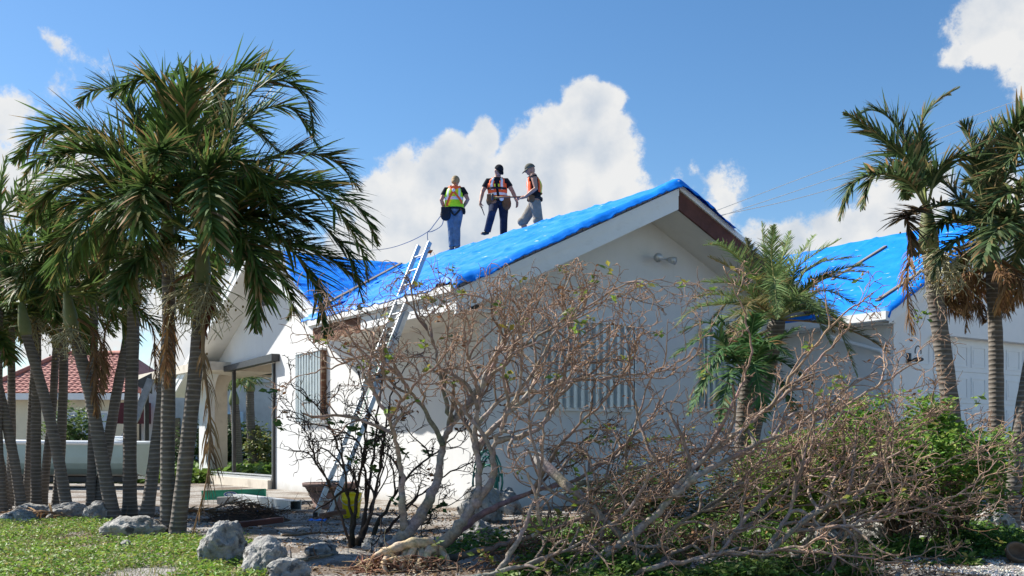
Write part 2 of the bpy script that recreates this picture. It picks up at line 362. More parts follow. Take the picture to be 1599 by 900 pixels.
# ------------------------------------------------------------------ main house
P1=.475
def zm(q): return 5.667-P1*abs(q-3.88)
def zc(t): return 5.667-P1*abs(t-9.16)
house=thing('white_house','white stucco house with blue tarps over its gable roof and storm shutters on the windows','house',C0,HA)
def setuv(o,fn):
    uv=o.data.uv_layers.new(name='UVMap')
    for l in o.data.loops: uv.data[l.index].uv=fn(o.data.vertices[l.vertex_index].co)
def hb(): return MB()
def build_house():
    h=house
    b=hb()  # side wall with the porch opening; polygon in (t,z)
    arc=[(13.8+.6*math.sin(a),2.45+.6*math.cos(a)) for a in np.linspace(0,math.pi/2,8)]
    poly=[(.2,0),(9.25,0),(9.25,3.05)]+arc+[(14.4,0),(15.2,0),(15.2,2.7),(9.16,5.56),(4.9,3.62),(4.3,3.86),(.2,3.86)]
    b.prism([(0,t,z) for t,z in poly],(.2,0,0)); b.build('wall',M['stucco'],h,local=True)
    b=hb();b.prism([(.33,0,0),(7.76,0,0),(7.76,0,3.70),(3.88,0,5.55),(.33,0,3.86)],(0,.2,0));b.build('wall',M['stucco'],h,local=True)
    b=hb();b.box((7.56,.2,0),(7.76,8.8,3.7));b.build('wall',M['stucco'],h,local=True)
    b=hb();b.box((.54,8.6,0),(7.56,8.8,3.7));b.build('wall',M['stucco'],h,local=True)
    # porch: end wall with arch, inner wall, ceiling, floor
    arc=[(.57+.45-.45*math.cos(a),2.60+.45*math.sin(a)) for a in np.linspace(0,math.pi/2,7)]
    arc2=[(2.55+.45*math.sin(a),2.55+.45*math.cos(a)) for a in np.linspace(.15,math.pi/2,7)]
    poly=[(.2,0),(.57,0)]+arc+arc2+[(3.0,0),(3.3,0),(3.3,3.15),(.2,3.15)]
    b=hb();b.prism([(q,14.42,z) for q,z in poly],(0,.22,0));b.build('porch_arch',M['beige'],h,local=True)
    b=hb();b.box((3.3,8.8,0),(3.5,15.2,3.6));b.build('porch_wall',M['beige'],h,local=True)
    b=hb();b.box((.2,8.8,3.4),(3.3,14.4,3.48));b.build('porch_ceiling',M['beige'],h,local=True)
    b=hb();b.box((.2,8.8,0),(3.3,15.0,.16));b.build('porch_floor',M['beige'],h,local=True)
    b=hb();b.box((-.16,9.27,0),(.0,14.4,.21));o=b.build('porch_curb',M['beige'],h,local=True)
    b=hb();b.box((-.05,9.35,.212),(.1,14.4,.27));b.box((-.03,9.35,.30),(.04,14.4,.33));b.build('sliding_track',M['alu'],h,local=True)
    b=hb();b.box((-.06,9.17,.0),(.06,9.247,3.0));b.build('door_post',M['dark_alu'],h,local=True)
    b=hb();b.box((-.04,9.252,.27),(.05,9.31,3.0));b.build('door_jamb',M['alu'],h,local=True)
    b=hb();b.box((-.03,12.15,.33),(.05,12.25,3.0));b.build('screen_post',M['dark_alu'],h,local=True)
    b=hb();b.prism([(-.2,8.9,3.03),(-.2,12.4,2.98),(-.2,12.4,3.12),(-.2,8.9,3.2)],(.197,0,0));b.build('awning_beam',M['dark_alu'],h,local=True)
    b=hb();b.box((-.45,12.41,3.02),(1.6,18.9,3.24));b.build('patio_cover',M['beige'],h,local=True)
    b=hb();b.box((-.4,18.3,0),(-.28,18.42,3.02));b.build('patio_post',M['dark_alu'],h,local=True)
    b=hb();b.ell((1.9,13.0,3.34),(.2,.2,.08));b.build('ceiling_lamp',M['cream'],h,local=True,smooth=True)
    # dark plaque above the arch
    b=hb();b.box((1.32,14.35,3.08),(1.86,14.418,3.24));b.ell((1.59,14.36,3.24),(.13,.03,.06));b.build('wall_plaque',mat('dark_green_plaque',(.05,.075,.06),.6,.3,20),h,local=True)
    # gable vent
    b=hb();b.box((-.03,9.45,4.45),(-.002,10.0,5.0));
    for k in range(7): b.box((-.05,9.47,4.48+k*.073),(-.03,9.98,4.51+k*.073))
    b.build('gable_vent',M['dark_alu'],h,local=True)
    # roof
    th=.09
    def slab(pts): 
        b=hb();b.prism(pts,(0,0,-th));return b
    rid=5.667
    b=slab([(-.64,-.9,zm(-.64)),(3.88,-.9,rid),(3.88,9.1,rid),(-.64,4.635,zm(-.64))])
    b.prism([(3.88,-.9,rid),(8.4,-.9,zm(8.4)),(8.4,9.1,zm(8.4)),(3.88,9.1,rid)],(0,0,-th))
    o=b.build('roof',M['shingle'],h,local=True);setuv(o,lambda c:(c.y,c.x*1.107))
    b=slab([(-.35,4.64,zc(4.64)),(-.35,9.16,rid+.004),(4.6,9.16,rid+.004),(4.6,4.64,zc(4.64))])
    b.prism([(-.35,9.16,rid+.004),(-.35,15.4,zc(15.4)),(.5,15.4,zc(15.4)),(.5,14.3,zc(14.3)),(4.6,14.3,zc(14.3)),(4.6,9.16,rid+.004)],(0,0,-th))
    o=b.build('roof',M['shingle'],h,local=True);setuv(o,lambda c:(c.x,c.y*1.107))
    # ridge caps of the cross roof
    b=hb();b.prism([(-.36,9.0,rid-.05),(-.36,9.16,rid+.035),(-.36,9.32,rid-.05)],(4.7,0,0));b.build('ridge_cap',M['shingle'],h,local=True)
    # eave: fascia, crown, missing piece, soffit
    b=hb();b.box((-.66,-.885,3.11),(-.62,2.4,3.34));b.build('fascia',M['trim'],h,local=True)
    b=hb();b.box((-.70,-.89,3.345),(-.662,4.62,3.375));b.box((-.74,-.895,3.375),(-.64,4.64,3.48));b.build('crown_moulding',M['trim'],h,local=True)
    b=hb()
    rng=random.Random(3); ts=np.linspace(2.405,4.60,13)
    top=[(-.645,t,3.34) for t in ts]; bot=[(-.645,t,3.06+rng.uniform(-.035,.04)) for t in ts[::-1]]
    b.prism(top+bot,(.03,0,0));b.build('bare_fascia_board',M['rotwood'],h,local=True)
    b=hb();b.box((-.619,-.86,3.115),(.328,4.62,3.14));b.build('soffit',M['soffit'],h,local=True)
    # rakes of the front gable
    def rake(q0,q1,z_top,z_bot,t0,t1,matn,name):
        b=hb();b.prism([(q0,t0,zm(q0)+z_top),(q1,t0,zm(q1)+z_top),(q1,t0,zm(q1)+z_bot),(q0,t0,zm(q0)+z_bot)],(0,t1-t0,0));return b.build(name,matn,h,local=True)
    rake(-.66,3.86,-.10,-.235,-.95,-.86,M['trim'],'rake_moulding'); rake(-.66,3.87,-.23,-.47,-.925,-.87,M['trim'],'rake_board')
    rake(3.88,8.4,-.03,-.13,-.95,-.86,M['trim'],'rake_moulding'); rake(3.875,8.4,-.132,-.46,-.915,-.87,M['brownboard'],'bare_rake_board')
    b=hb();b.prism([(-.6,-.868,zm(-.6)-.44),(3.88,-.868,zm(3.88)-.44),(3.88,-.868,zm(3.88)-.42),(-.6,-.868,zm(-.6)-.42)],(0,.866,0))
    b.prism([(3.885,-.868,zm(3.88)-.44),(8.3,-.868,zm(8.3)-.44),(8.3,-.868,zm(8.3)-.42),(3.885,-.868,zm(3.88)-.42)],(0,.866,0));b.build('rake_soffit',M['soffit'],h,local=True)
    # rake boards on the cross gable
    def rake2(t0,t1,zt,zb,q0,q1,name,mt):
        b=hb();b.prism([(q0,t0,zc(t0)+zt),(q0,t1,zc(t1)+zt),(q0,t1,zc(t1)+zb),(q0,t0,zc(t0)+zb)],(q1-q0,0,0));return b.build(name,mt,h,local=True)
    rake2(4.645,9.16,.01,-.12,-.39,-.33,'rake_moulding',M['trim']);rake2(4.7,9.16,-.118,-.30,-.37,-.33,'rake_board',M['trim'])
    rake2(9.165,15.4,.01,-.12,-.39,-.33,'rake_moulding',M['trim']);rake2(9.165,15.4,-.118,-.30,-.37,-.33,'rake_board',M['trim'])
    b=hb();b.prism([(-.33,4.7,zc(4.7)-.3),(-.33,9.16,zc(9.16)-.3),(-.33,9.16,zc(9.16)-.28),(-.33,4.7,zc(4.7)-.28)],(.658,0,0))
    b.prism([(-.33,9.165,zc(9.16)-.3),(-.33,15.4,zc(15.4)-.3),(-.33,15.4,zc(15.4)-.28),(-.33,9.165,zc(9.16)-.28)],(.658,0,0));b.build('rake_soffit',M['soffit'],h,local=True)
    # storm shutters
    def shutter(face,a0,a1,z0,z1):
        pit=.15;n=int((a1-a0)/pit);pit=(a1-a0)/n;pr=[]
        for k in range(n): 
            a=a0+k*pit; pr+=[(a,.05),(a+pit*.36,.05),(a+pit*.5,.11),(a+pit*.86,.11)]
        pr.append((a1,.05))
        mk=(lambda a,d,z:(-d,a,z)) if face=='W1' else (lambda a,d,z:(a,-d,z))
        b=hb();vs=[mk(a,d,z0) for a,d in pr]+[mk(a,d,z1) for a,d in pr];k=len(pr)
        b.add(vs,[(i,i+1,k+i+1,k+i) for i in range(k-1)]);p=b.build('window_shutter',M['galv'],h,local=True,fixn=False)
        so_=p.modifiers.new('solid','SOLIDIFY');so_.thickness=.006
        b=hb();b.box(mk(a0-.03,.002,z1-.02),mk(a1+.03,.135,z1+.035));b.build('shutter_track',M['trim'],p,local=True)
        b=hb();b.box(mk(a0-.03,.002,z0-.05),mk(a1+.03,.06,z0+.012));b.build('shutter_sill',M['trim'],p,local=True)
        for a in (a0-.028,a1+.004):
            b=hb();b.box(mk(a,.002,z0+.012),mk(a+.024,.12,z1-.022));b.build('shutter_side_channel',M['rotwood'] if face=='W1' and a<a0 else M['galv'],p,local=True)
        for a in np.arange(a0+.12,a1,.3):
            b=hb();b.ell(mk(a,.137,z1+.008),(.014,.014,.014),0,8,6);b.ell(mk(a,.062,z0-.02),(.014,.014,.014),0,8,6);b.build('wing_nut',M['alu'],p,local=True)
    shutter('W1',6.2,7.6,1.58,3.10); shutter('W2',1.62,3.56,1.70,3.22); shutter('W2',5.3,6.8,1.75,3.28)
    # twin flood light on the gable
    b=hb();b.ell((4.2,-.03,4.5),(.06,.03,.06));b.tube([(4.2,-.04,4.5),(4.08,-.14,4.5)],.02);b.tube([(4.2,-.04,4.5),(4.33,-.14,4.48)],.02)
    b.tube([(4.07,-.12,4.5),(4.03,-.2,4.48),(3.99,-.27,4.46)],[.03,.075,.085],10);b.tube([(4.33,-.12,4.48),(4.37,-.2,4.46),(4.41,-.27,4.44)],[.03,.065,.075],10)
    b.build('flood_light',M['alu'],h,local=True,smooth=True)
    # the side wall stands 0.95 m inside the eave line
    first=True
    for o in list(COL.objects):
        if o.parent is not h: continue
        n=o.name.split('.')[0]
        if n in ('porch_arch','porch_wall','porch_ceiling','porch_floor','porch_curb','sliding_track','door_post','door_jamb','screen_post','awning_beam','ceiling_lamp','wall_plaque','gable_vent') or o.name in ('wall','window_shutter'): o.location.x=.33
build_house()

# ------------------------------------------------------------------ tarps and battens
def fs1(x,y,s=0): return mnoise.noise(Vector((x,y,s)))
def fr(x,y,s=0): return mnoise.fractal(Vector((x,y,s)),1,2,5)
def rayhit(px,py,hm,zf,y0=15,y1=45):
    inv=hm.inverted();prev=None
    for k in range(3001):
        Y=y0+(y1-y0)*k/3000; l=inv@at(px,py,Y); d=l.z-zf(l.x,l.y)
        if prev is not None and d*prev[0]<=0: return l
        prev=(d,)
    return None
def sheet(name,us,vs,fn,mask,parent,mt):
    b=MB();P=[];nx=len(us);ok=[]
    for v in vs:
        for u in us: P.append(fn(u,v));ok.append(mask(u,v))
    fs=[]
    for j in range(len(vs)-1):
        for i in range(nx-1):
            q=(j*nx+i,j*nx+i+1,(j+1)*nx+i+1,(j+1)*nx+i)
            if all(ok[k] for k in q): fs.append(q)
    used=sorted(set(k for f in fs for k in f));mp={k:n for n,k in enumerate(used)}
    b.add([P[k] for k in used],[tuple(mp[k] for k in f) for f in fs])
    o=b.build(name,mt,parent,smooth=True,local=True,fixn=False);s=o.modifiers.new('solid','SOLIDIFY');s.thickness=.005;s.offset=1;return o
def zroof(q,t): return max(zm(q), zc(t) if -.62<=q<=4.6 and 4.64<t<15.4 else -9)
def tarps():
    T=thing('blue_tarp','big blue tarp over the ridge and slope the roof workers stand on','tarp',C0,HA)
    us=np.concatenate([[-.745,-.73,-.715],np.arange(-.70,5.41,.055)]);vs=np.concatenate([[-1.05,-1.03,-.99],np.arange(-.93,9.1,.055)])
    def f(q,t):
        z=zm(q)+.02
        wr=.03*abs(fs1(t*.5,q*.7,1))+.03*(1-abs(fs1(t*1.0-q*.5,q*.5+t*.3,4)))**14+.022*(1-abs(fs1(t*.5+q*1.3,q*.4-t*.6,14)))**16+.03*max(0,fr(t*.5+3,q*.5,2))
        z+=wr+.035*math.exp(-((t-2.55-.12*fr(q,0,41))/.06)**2)+.03*math.exp(-((t-5.3-.15*fr(q,3,42))/.06)**2)+.008*(math.exp(-(((q+.05*fr(t,1,3))%.95-.47)/.03)**2)+math.exp(-(((t+.05*fr(q,2,3))%.95-.47)/.03)**2))
        if t>2.55: z+=.012
        if q<-.70: z-=(-.70-q)*.7+.02*(1+fr(t*5,0,8))*((-.70-q)/.1)
        if t<-.93: z-=(-.93-t)*1.1*(.7+.5*abs(fr(q*3,1,3)))
        e=max(0,1-abs(t+.75)/.5)
        z+=e*(.025*abs(fr(q*4,t*6,6))+(.07*max(0,1-abs(q-4.25)/.8) if q>3.6 else 0))
        c=max(0,1-math.hypot(q+.6,t+.7)/.45); z+=.14*c*(.6+.6*fr(q*7,t*7,2))
        return (q,t,z)
    def mk(q,t): 
        if q>5.35-.25*abs(fr(t*2,0,1)) or (q>4.1 and t>8.2): return False
        return zm(q)>zc(t)-.22 or t<5
    o=sheet('tarp_sheet',us,vs,f,mk,T,M['tarp'])
    T2=thing('blue_tarp','crumpled blue tarp in the roof valley behind the leaning ladder','tarp',C0,HA)
    bp=[rayhit(*p,HM,lambda q,t:zc(t)) for p in ((440,396),(447,425),(458,446),(470,463),(478,474))]
    bp=sorted([(l.x,l.y) for l in bp if l])
    xs_=[p[0] for p in bp];ys_=[p[1] for p in bp]
    def tb(q): return float(np.interp(q,xs_,ys_))
    us=np.arange(-.38,4.35,.05);vs=np.arange(4.7,9.3,.05)
    def f2(q,t):
        z=zc(t) if zc(t)>zm(q) else zm(q)
        z+=.035+.075*abs(fr(q*.8,t*2.0,11))+.03*(1-abs(fr(q*1.5,t*3,13)))**5
        e=max(0,(q-3.2)); z+=.16*min(1,e)*abs(fr(q*3,t*4,17))
        return (q,t,z)
    sheet('tarp_sheet',us,vs,f2,lambda q,t: zc(t)>zm(q)-.30 and t<tb(q)+.06*fr(q*4,2,5),T2,M['tarp'])
    # batten along the valley
    b=MB();p=[Vector((-.55+.2*i,4.72+.2*i,zm(-.55+.2*i)+.16)) for i in range(0,21)]
    b.beam(p[0],p[11],.07,.035);b.beam(p[11]+Vector((.02,.02,.01)),p[20],.07,.03);b.build('batten',M['batten'],T2,local=True)
tarps()

# ------------------------------------------------------------------ garage wing
GO=Vector((6.95,18.65,0));GM=Matrix.Translation(GO)@Matrix.Rotation(HA,4,'Z')
PG=.56;GH=3.62
def zg(q): return 3.53+PG*(GH+.3)-PG*abs(q-GH)
def garage():
    g=thing('garage','white garage with a wide panelled door and a blue tarp on its roof','garage',GO,HA)
    wq=2*GH
    arc=[(.76+.55-.55*math.cos(a),2.6+.55*math.sin(a)) for a in np.linspace(0,math.pi/2,8)]
    arc2=[(5.95+.55*math.sin(a),2.6+.55*math.cos(a)) for a in np.linspace(0,math.pi/2,8)]
    b=MB();b.prism([(q,0,z) for q,z in [(0,0),(.76,0)]+arc+arc2+[(6.5,0),(wq,0),(wq,3.55),(GH,zg(GH)-.12),(0,3.55)]],(0,.22,0));b.build('wall',M['garage_stucco'],g,local=True)
    b=MB();b.box((0,.22,0),(.2,9,3.55));b.build('wall',M['garage_stucco'],g,local=True)
    b=MB();b.box((wq-.2,.22,0),(wq,9,3.55));b.build('wall',M['garage_stucco'],g,local=True)
    b=MB();b.prism([(-.3,-.13,zg(-.3)),(GH,-.13,zg(GH)),(GH,9.2,zg(GH)),(-.3,9.2,zg(-.3))],(0,0,-.09));b.prism([(GH,-.13,zg(GH)),(wq+.3,-.13,zg(wq+.3)),(wq+.3,9.2,zg(wq+.3)),(GH,9.2,zg(GH))],(0,0,-.09))
    o=b.build('roof',M['shingle'],g,local=True);setuv(o,lambda c:(c.y,c.x*1.14))
    def rk(q0,q1,zt,zb,t0,t1):
        b=MB();b.prism([(q0,t0,zg(q0)+zt),(q1,t0,zg(q1)+zt),(q1,t0,zg(q1)+zb),(q0,t0,zg(q0)+zb)],(0,t1-t0,0));b.build('rake_board',M['trim'],g,local=True)
    rk(-.3,GH,-.03,-.16,-.15,-.1);rk(-.3,GH,-.163,-.30,-.125,-.002);rk(GH+.003,wq+.3,-.03,-.16,-.15,-.1);rk(GH+.003,wq+.3,-.163,-.3,-.125,-.002)
    b=MB();b.box((-.44,-.17,3.28),(-.305,8.9,3.30));b.box((-.46,-.17,3.30),(-.44,8.9,3.45));b.box((-.44,-.17,3.30),(-.305,-.15,3.45));b.build('gutter',M['trim'],g,local=True)
    b=MB();b.box((-.30,-.12,3.25),(-.27,8.9,3.50));b.build('fascia',M['trim'],g,local=True)
    b=MB();b.box((-.268,-.05,3.26),(-.002,8.9,3.285));b.build('soffit',M['soffit'],g,local=True)
    b=MB();b.tube([(-.37,1.3,3.27),(-.37,1.3,3.16),(-.2,.8,2.98),(-.06,.22,2.78),(-.05,.16,2.66),(-.05,.14,1.5),(-.05,.14,.1)],.04,8);b.build('downspout',M['trim'],g,local=True,smooth=True)
    # sectional door
    d=MB();d.box((.6,.223,0),(6.7,.27,3.2));D=d.build('garage_door',M['gdoor'],g,local=True)
    for r in range(5):
        p=MB();z0=.02+r*.62
        p.box((.78,.20,z0),(6.48,.2225,z0+.605))
        for c in range(9):
            q0=.88+c*.62
            p.box((q0,.188,z0+.09),(q0+.5,.1995,z0+.12));p.box((q0,.188,z0+.48),(q0+.5,.1995,z0+.51));p.box((q0,.188,z0+.1205),(q0+.03,.1995,z0+.4795));p.box((q0+.47,.188,z0+.1205),(q0+.5,.1995,z0+.4795))
            p.box((q0+.07,.192,z0+.16),(q0+.43,.1995,z0+.44))
        p.build('door_section',M['gdoor'],D,local=True)
    # lantern bracket
    b=MB();b.box((.38,-.02,2.55),(.5,-.002,2.75));b.tube([(.44,-.03,2.62),(.44,-.12,2.60),(.44,-.2,2.62)],.018,8);b.tube([(.44+.09*math.cos(a),-.2,2.76+.11*math.sin(a)) for a in np.linspace(-.3,math.pi+.3,12)],.011,6)
    b.ell((.44,-.2,2.62),(.10,.10,.045));b.build('wall_lantern',M['dark_alu'],g,local=True,smooth=True)
    T=thing('blue_tarp','blue tarp stretched flat over the garage roof with dark battens nailed across it','tarp',GO,HA)
    us=np.concatenate([[-.40,-.37],np.arange(-.33,4.3,.07)]);vs=np.concatenate([[-.2,-.17],np.arange(-.12,9.1,.07)])
    def f(q,t):
        z=zg(q)+.015+.03*abs(fs1(t*.5,q*.7,21))+.026*(1-abs(fs1(t*.8,q*.6,24)))**14+.03*math.exp(-((t-3.1-.1*fr(q,0,51))/.06)**2)+.007*(math.exp(-(((q+.05*fr(t,1,3))%.95-.47)/.03)**2)+math.exp(-(((t+.05*fr(q,2,3))%.95-.47)/.03)**2))
        e=max(0,1-abs(q+.3)/.25);z+=e*.02*abs(fr(t*5,q*5,3))
        if q<-.33:z-=(-.33-q)*1.3
        if t<-.12:z-=(-.12-t)*1.2
        return (q,t,z)
    sheet('tarp_sheet',us,vs,f,lambda q,t:True,T,M['tarp'])
    for a,c in (((1252,430),(1290,407)),((1300,441),(1384,388)),((1370,474),(1442,426)),((1462,415),(1500,390))):
        l0=rayhit(*a,GM,lambda q,t:zg(q));l1=rayhit(*c,GM,lambda q,t:zg(q))
        if l0 is None or l1 is None: print('batten miss',a,c);continue
        b=MB();b.beam(l0+Vector((0,0,.05)),l1+Vector((0,0,.05)),.085,.035,up=(-PG,0,1));b.build('batten',M['batten'],T,local=True)
garage()

# ------------------------------------------------------------------ neighbours behind
def neighbours():
    o3=Vector((-19.5,45,0));h=thing('neighbour_house','cream house with a red barrel tile roof behind the palm trunks','house',o3)
    b=MB();b.box((-22.8,45,0),(-16.6,53,3.3));b.build('wall',M['cream'],h)
    # tiled hip roof
    m=mat('red_barrel_tile',(.33,.125,.095),.8,.35,5,.2,30,col2=(.46,.22,.18))
    b=MB();pit=.27;cols=int(7.0/pit)*6;rows=14;vs=[];fs=[]
    x0,x1,y0,ridge,rid_z=-23.2,-16.2,44.4,48.7,5.35
    nr=rows*2
    for r in range(nr+1):
        u=r/nr; fl=(r%2)*.05
        uu=math.floor(r/2)/rows if r%2==0 else (math.floor(r/2)+.98)/rows
        y=y0+(ridge-y0)*uu;z=3.3+(rid_z-3.3)*uu
        for c in range(cols+1):
            x=x0+(x1-x0)*c/cols; vs.append((x,y,z+.055*abs(math.sin(math.pi*(x-x0)/pit))-fl*.8))
    for r in range(nr):
        for c in range(cols):
            x=x0+(x1-x0)*(c+.5)/cols; uu=(r+.5)/nr
            if x< x1-uu*1.9 and x> x0+uu*1.9: fs.append((r*(cols+1)+c,r*(cols+1)+c+1,(r+1)*(cols+1)+c+1,(r+1)*(cols+1)+c))
    b.add(vs,fs)
    b.add([(x1,y0,3.3),(x1,y0+9,3.3),(x1-1.9,ridge,rid_z)],[(0,1,2)]);b.add([(x0,y0,3.3),(x0,y0+9,3.3),(x0+1.9,ridge,rid_z)],[(0,1,2)])
    b.add([(x0,y0+9,3.3),(x1,y0+9,3.3),(x1-1.9,ridge,rid_z-.02),(x0+1.9,ridge,rid_z-.02)],[(0,1,2,3)])
    b.build('roof',m,h,fixn=False)
    b=MB();b.tube([(x1,y0,3.36),(x1-1.9,ridge,rid_z+.06),(x0+1.9,ridge,rid_z+.06),(x0,y0,3.36)],.13,8);b.build('ridge_tile',m,h,smooth=True)
    b=MB();b.box((x0,44.3,3.0),(x1+.06,44.38,3.28));b.build('fascia',M['trim'],h)
    b=MB();b.box((-20.0,44.9,1.0),(-17.7,44.995,2.45));w_=b.build('window_shutter',M['blueshut'],h)
    b=MB()
    for k in range(3): b.box((-20.0+k*1.13,44.87,1.0),(-19.95+k*1.13,44.899,2.45))
    b.box((-20.0,44.87,2.45),(-17.69,44.93,2.52));b.build('window_frame',M['trim'],w_)
    b=MB();b.box((-16.598,45.6,0),(-16.55,46.6,2.2));b.build('door',M['darkglass'],h)
    # grey building seen past the porch
    o4=Vector((-10,42,0));h=thing('neighbour_house','stained grey flat roofed building seen through the porch opening','house',o4)
    b=MB();b.box((-15.2,42,0),(-3,50,3.75));b.build('wall',M['greywall'],h)
    b=MB();b.box((-15.35,41.85,3.6),(-2.9,41.998,3.85));b.build('parapet',M['greywall'],h)
    b=MB();b.box((-12.35,41.9,.2),(-11.4,41.997,2.3));f=b.build('sliding_window',M['darkglass'],h)
    b=MB()
    for x in (-12.43,-11.95,-11.38): b.box((x,41.86,.2),(x+.09,41.9,2.3))
    b.box((-12.43,41.86,2.3),(-11.29,41.99,2.4));b.box((-11.25,41.84,.2),(-11.0,41.99,2.4));b.build('window_frame',mat('pale_blue_frame',(.45,.58,.70),.5,.05,4),f)
    b=MB();b.box((-14.3,41.93,0),(-13.6,41.998,2.15));b.build('door',M['darkglass'],h)
    b=MB();b.box((-15.9,41.2,1.9),(-14.7,41.7,2.75));o=b.build('maroon_awning',mat('maroon_paint',(.13,.02,.025),.6,.2,6),h)
neighbours()
# ------------------------------------------------------------------ palms
def vcol(c,rng,v=.25): k=1+rng.uniform(-v,v); return (c[0]*k*(1+rng.uniform(-.1,.1)),c[1]*k,c[2]*k*(1+rng.uniform(-.15,.15)))
GREEN=(.085,.145,.038); DRY=(.30,.19,.085)
def leaflet(mb,p,d,nrm,ln,wd,droop,c0,c1,seg=3):
    """a folded strip from p along d, bending down"""
    s=d.cross(nrm)
    if s.length<1e-4: return
    s.normalize();vs=[];cs=[];q=p.copy();dd=d.copy()
    for i in range(seg+1):
        u=i/seg; wv=wd*(1-.15*(1-u) if u<.4 else (1-((u-.4)/.6)**1.6))*.5+.0015
        vs+= [q+s*wv,q-s*wv]; k=u*u
        c=tuple(a*(1-k)+b*k for a,b in zip(c0,c1)); cs+=[c,c]
        q=q+dd*(ln/seg); dd=(dd+Vector((0,0,-droop/seg))).normalized()
    mb.add(vs,[(2*i,2*i+1,2*i+3,2*i+2) for i in range(seg)],1,cs)
def frond(pts,rng,n=40,ln=.5,wd=.035,fwd=1.05,lift=.35,droop=.38,green=GREEN,dry=.25,rr=.018,start=.16,wind=Vector((.12,-.03,-.02)),seg=3,name='frond',parent=None,rcol=None,spread=1.0):
    sp=catmull(pts,8);mb=MB();K=len(sp)
    rc=rcol or (green[0]*2.2,green[1]*1.5,green[2]*1.6)
    mb.tube(sp,[rr*(1-.85*i/(K-1))+.002 for i in range(K)],5,0,rc)
    L_=[0]
    for i in range(1,K): L_.append(L_[-1]+(sp[i]-sp[i-1]).length)
    tot=L_[-1]
    for i in range(n):
        u=start+(1-start)*(i+.5*rng.random())/n; l=u*tot
        k=max(j for j in range(K-1) if L_[j]<=l+1e-9); f=(l-L_[k])/max(1e-6,L_[k+1]-L_[k]);p=sp[k].lerp(sp[k+1],f);tg=(sp[k+1]-sp[k]).normalized()
        side=tg.cross(Vector((0,0,1)))
        if side.length<.05: side=tg.orthogonal()
        side.normalize();up=side.cross(tg).normalized()
        e=math.sin(math.pi*min(1,(u-start)/(1-start)*.82+.18))**.7
        for sg in (-1,1):
            if rng.random()<.05: continue
            a=lift+rng.uniform(-1.0,.9)*spread
            d=(tg*(fwd+.5*u+rng.gauss(0,.22))+side*sg*math.cos(a)+up*math.sin(a)+wind*(1+rng.random())+Vector((rng.gauss(0,.10),rng.gauss(0,.10),rng.gauss(0,.10)))).normalized()
            g=vcol(green,rng,.35); tip=vcol(DRY,rng,.3) if rng.random()<dry else g
            if rng.random()<dry*.2: g=vcol(DRY,rng,.4);tip=g
            leaflet(mb,p,d,(up+side*rng.uniform(-.5,.5)).normalized(),ln*e*rng.uniform(.6,1.12)*(.55 if rng.random()<.12 else 1),wd*rng.uniform(.7,1.15),droop*rng.uniform(.5,1.5),g,tip,seg)
    return mb.build(name,[M['rachis'],M['leaf']] if name!='dead_frond' else [M['deadfrond']]*2,parent,color=True,fixn=False,smooth=False)
def auto_frond(base,az,el,ln,drp,k=6):
    """spine that leaves base at azimuth az and elevation el and bends down"""
    p=base.copy();pts=[p.copy()];d=Vector((math.sin(az)*math.cos(el),-math.cos(az)*math.cos(el),math.sin(el)))
    for i in range(k):
        p=p+d*(ln/k);pts.append(p.copy());d=(d+Vector((0,0,-drp*(.5+i*.28)/k*1.6))+Vector((.05,0,0))).normalized()
    return pts
def trunk(pts,r0,r1,parent,flare=1.2):
    r0*=.87;r1*=.87
    sp=catmull(pts,7);K=len(sp);b=MB()
    rad=[]
    for i in range(K):
        u=i/(K-1); r=r0+(r1-r0)*u
        r*=1+(flare-1)*max(0,1-u*7)**2; rad.append(r*(1+.03*math.sin(i*2.1)))
    b.tube(sp,rad,14);return b.build('trunk',M['ptrunk'],parent,smooth=True)
def fruits(c,rng,parent,sz=.45,n=26,berries=True,dirn=Vector((0,-.4,-.6))):
    b=MB()
    for i in range(n):
        d=(Vector((rng.gauss(0,1),rng.gauss(0,1),rng.gauss(0,.7)))*.6+dirn).normalized();p=c.copy();pts=[p.copy()]
        for k in range(5): p=p+d*sz/5*rng.uniform(.7,1.2);d=(d+Vector((rng.uniform(-.4,.4),rng.uniform(-.4,.4),-.15))).normalized();pts.append(p.copy())
        b.tube(pts,[.012,.009,.007,.006,.005,.003],4)
        for k in range(2,6):
            q=pts[k];e=q+Vector((rng.uniform(-1,1),rng.uniform(-1,1),rng.uniform(-1,.4)))*sz*.25;b.tube([q,(q+e)/2+Vector((0,0,.01)),e],.004,3)
    o=b.build('fruit_stalk',M['fruit'],parent,smooth=True)
    if berries:
        b=MB()
        for i in range(n*3):
            b.ell(c+dirn*sz*.6+Vector((rng.gauss(0,.3),rng.gauss(0,.3),rng.gauss(0,.3)))*sz,(.012,.012,.016),0,5,4)
        b.build('berry_bunch',M['berry'],o,smooth=True)['kind']='stuff'
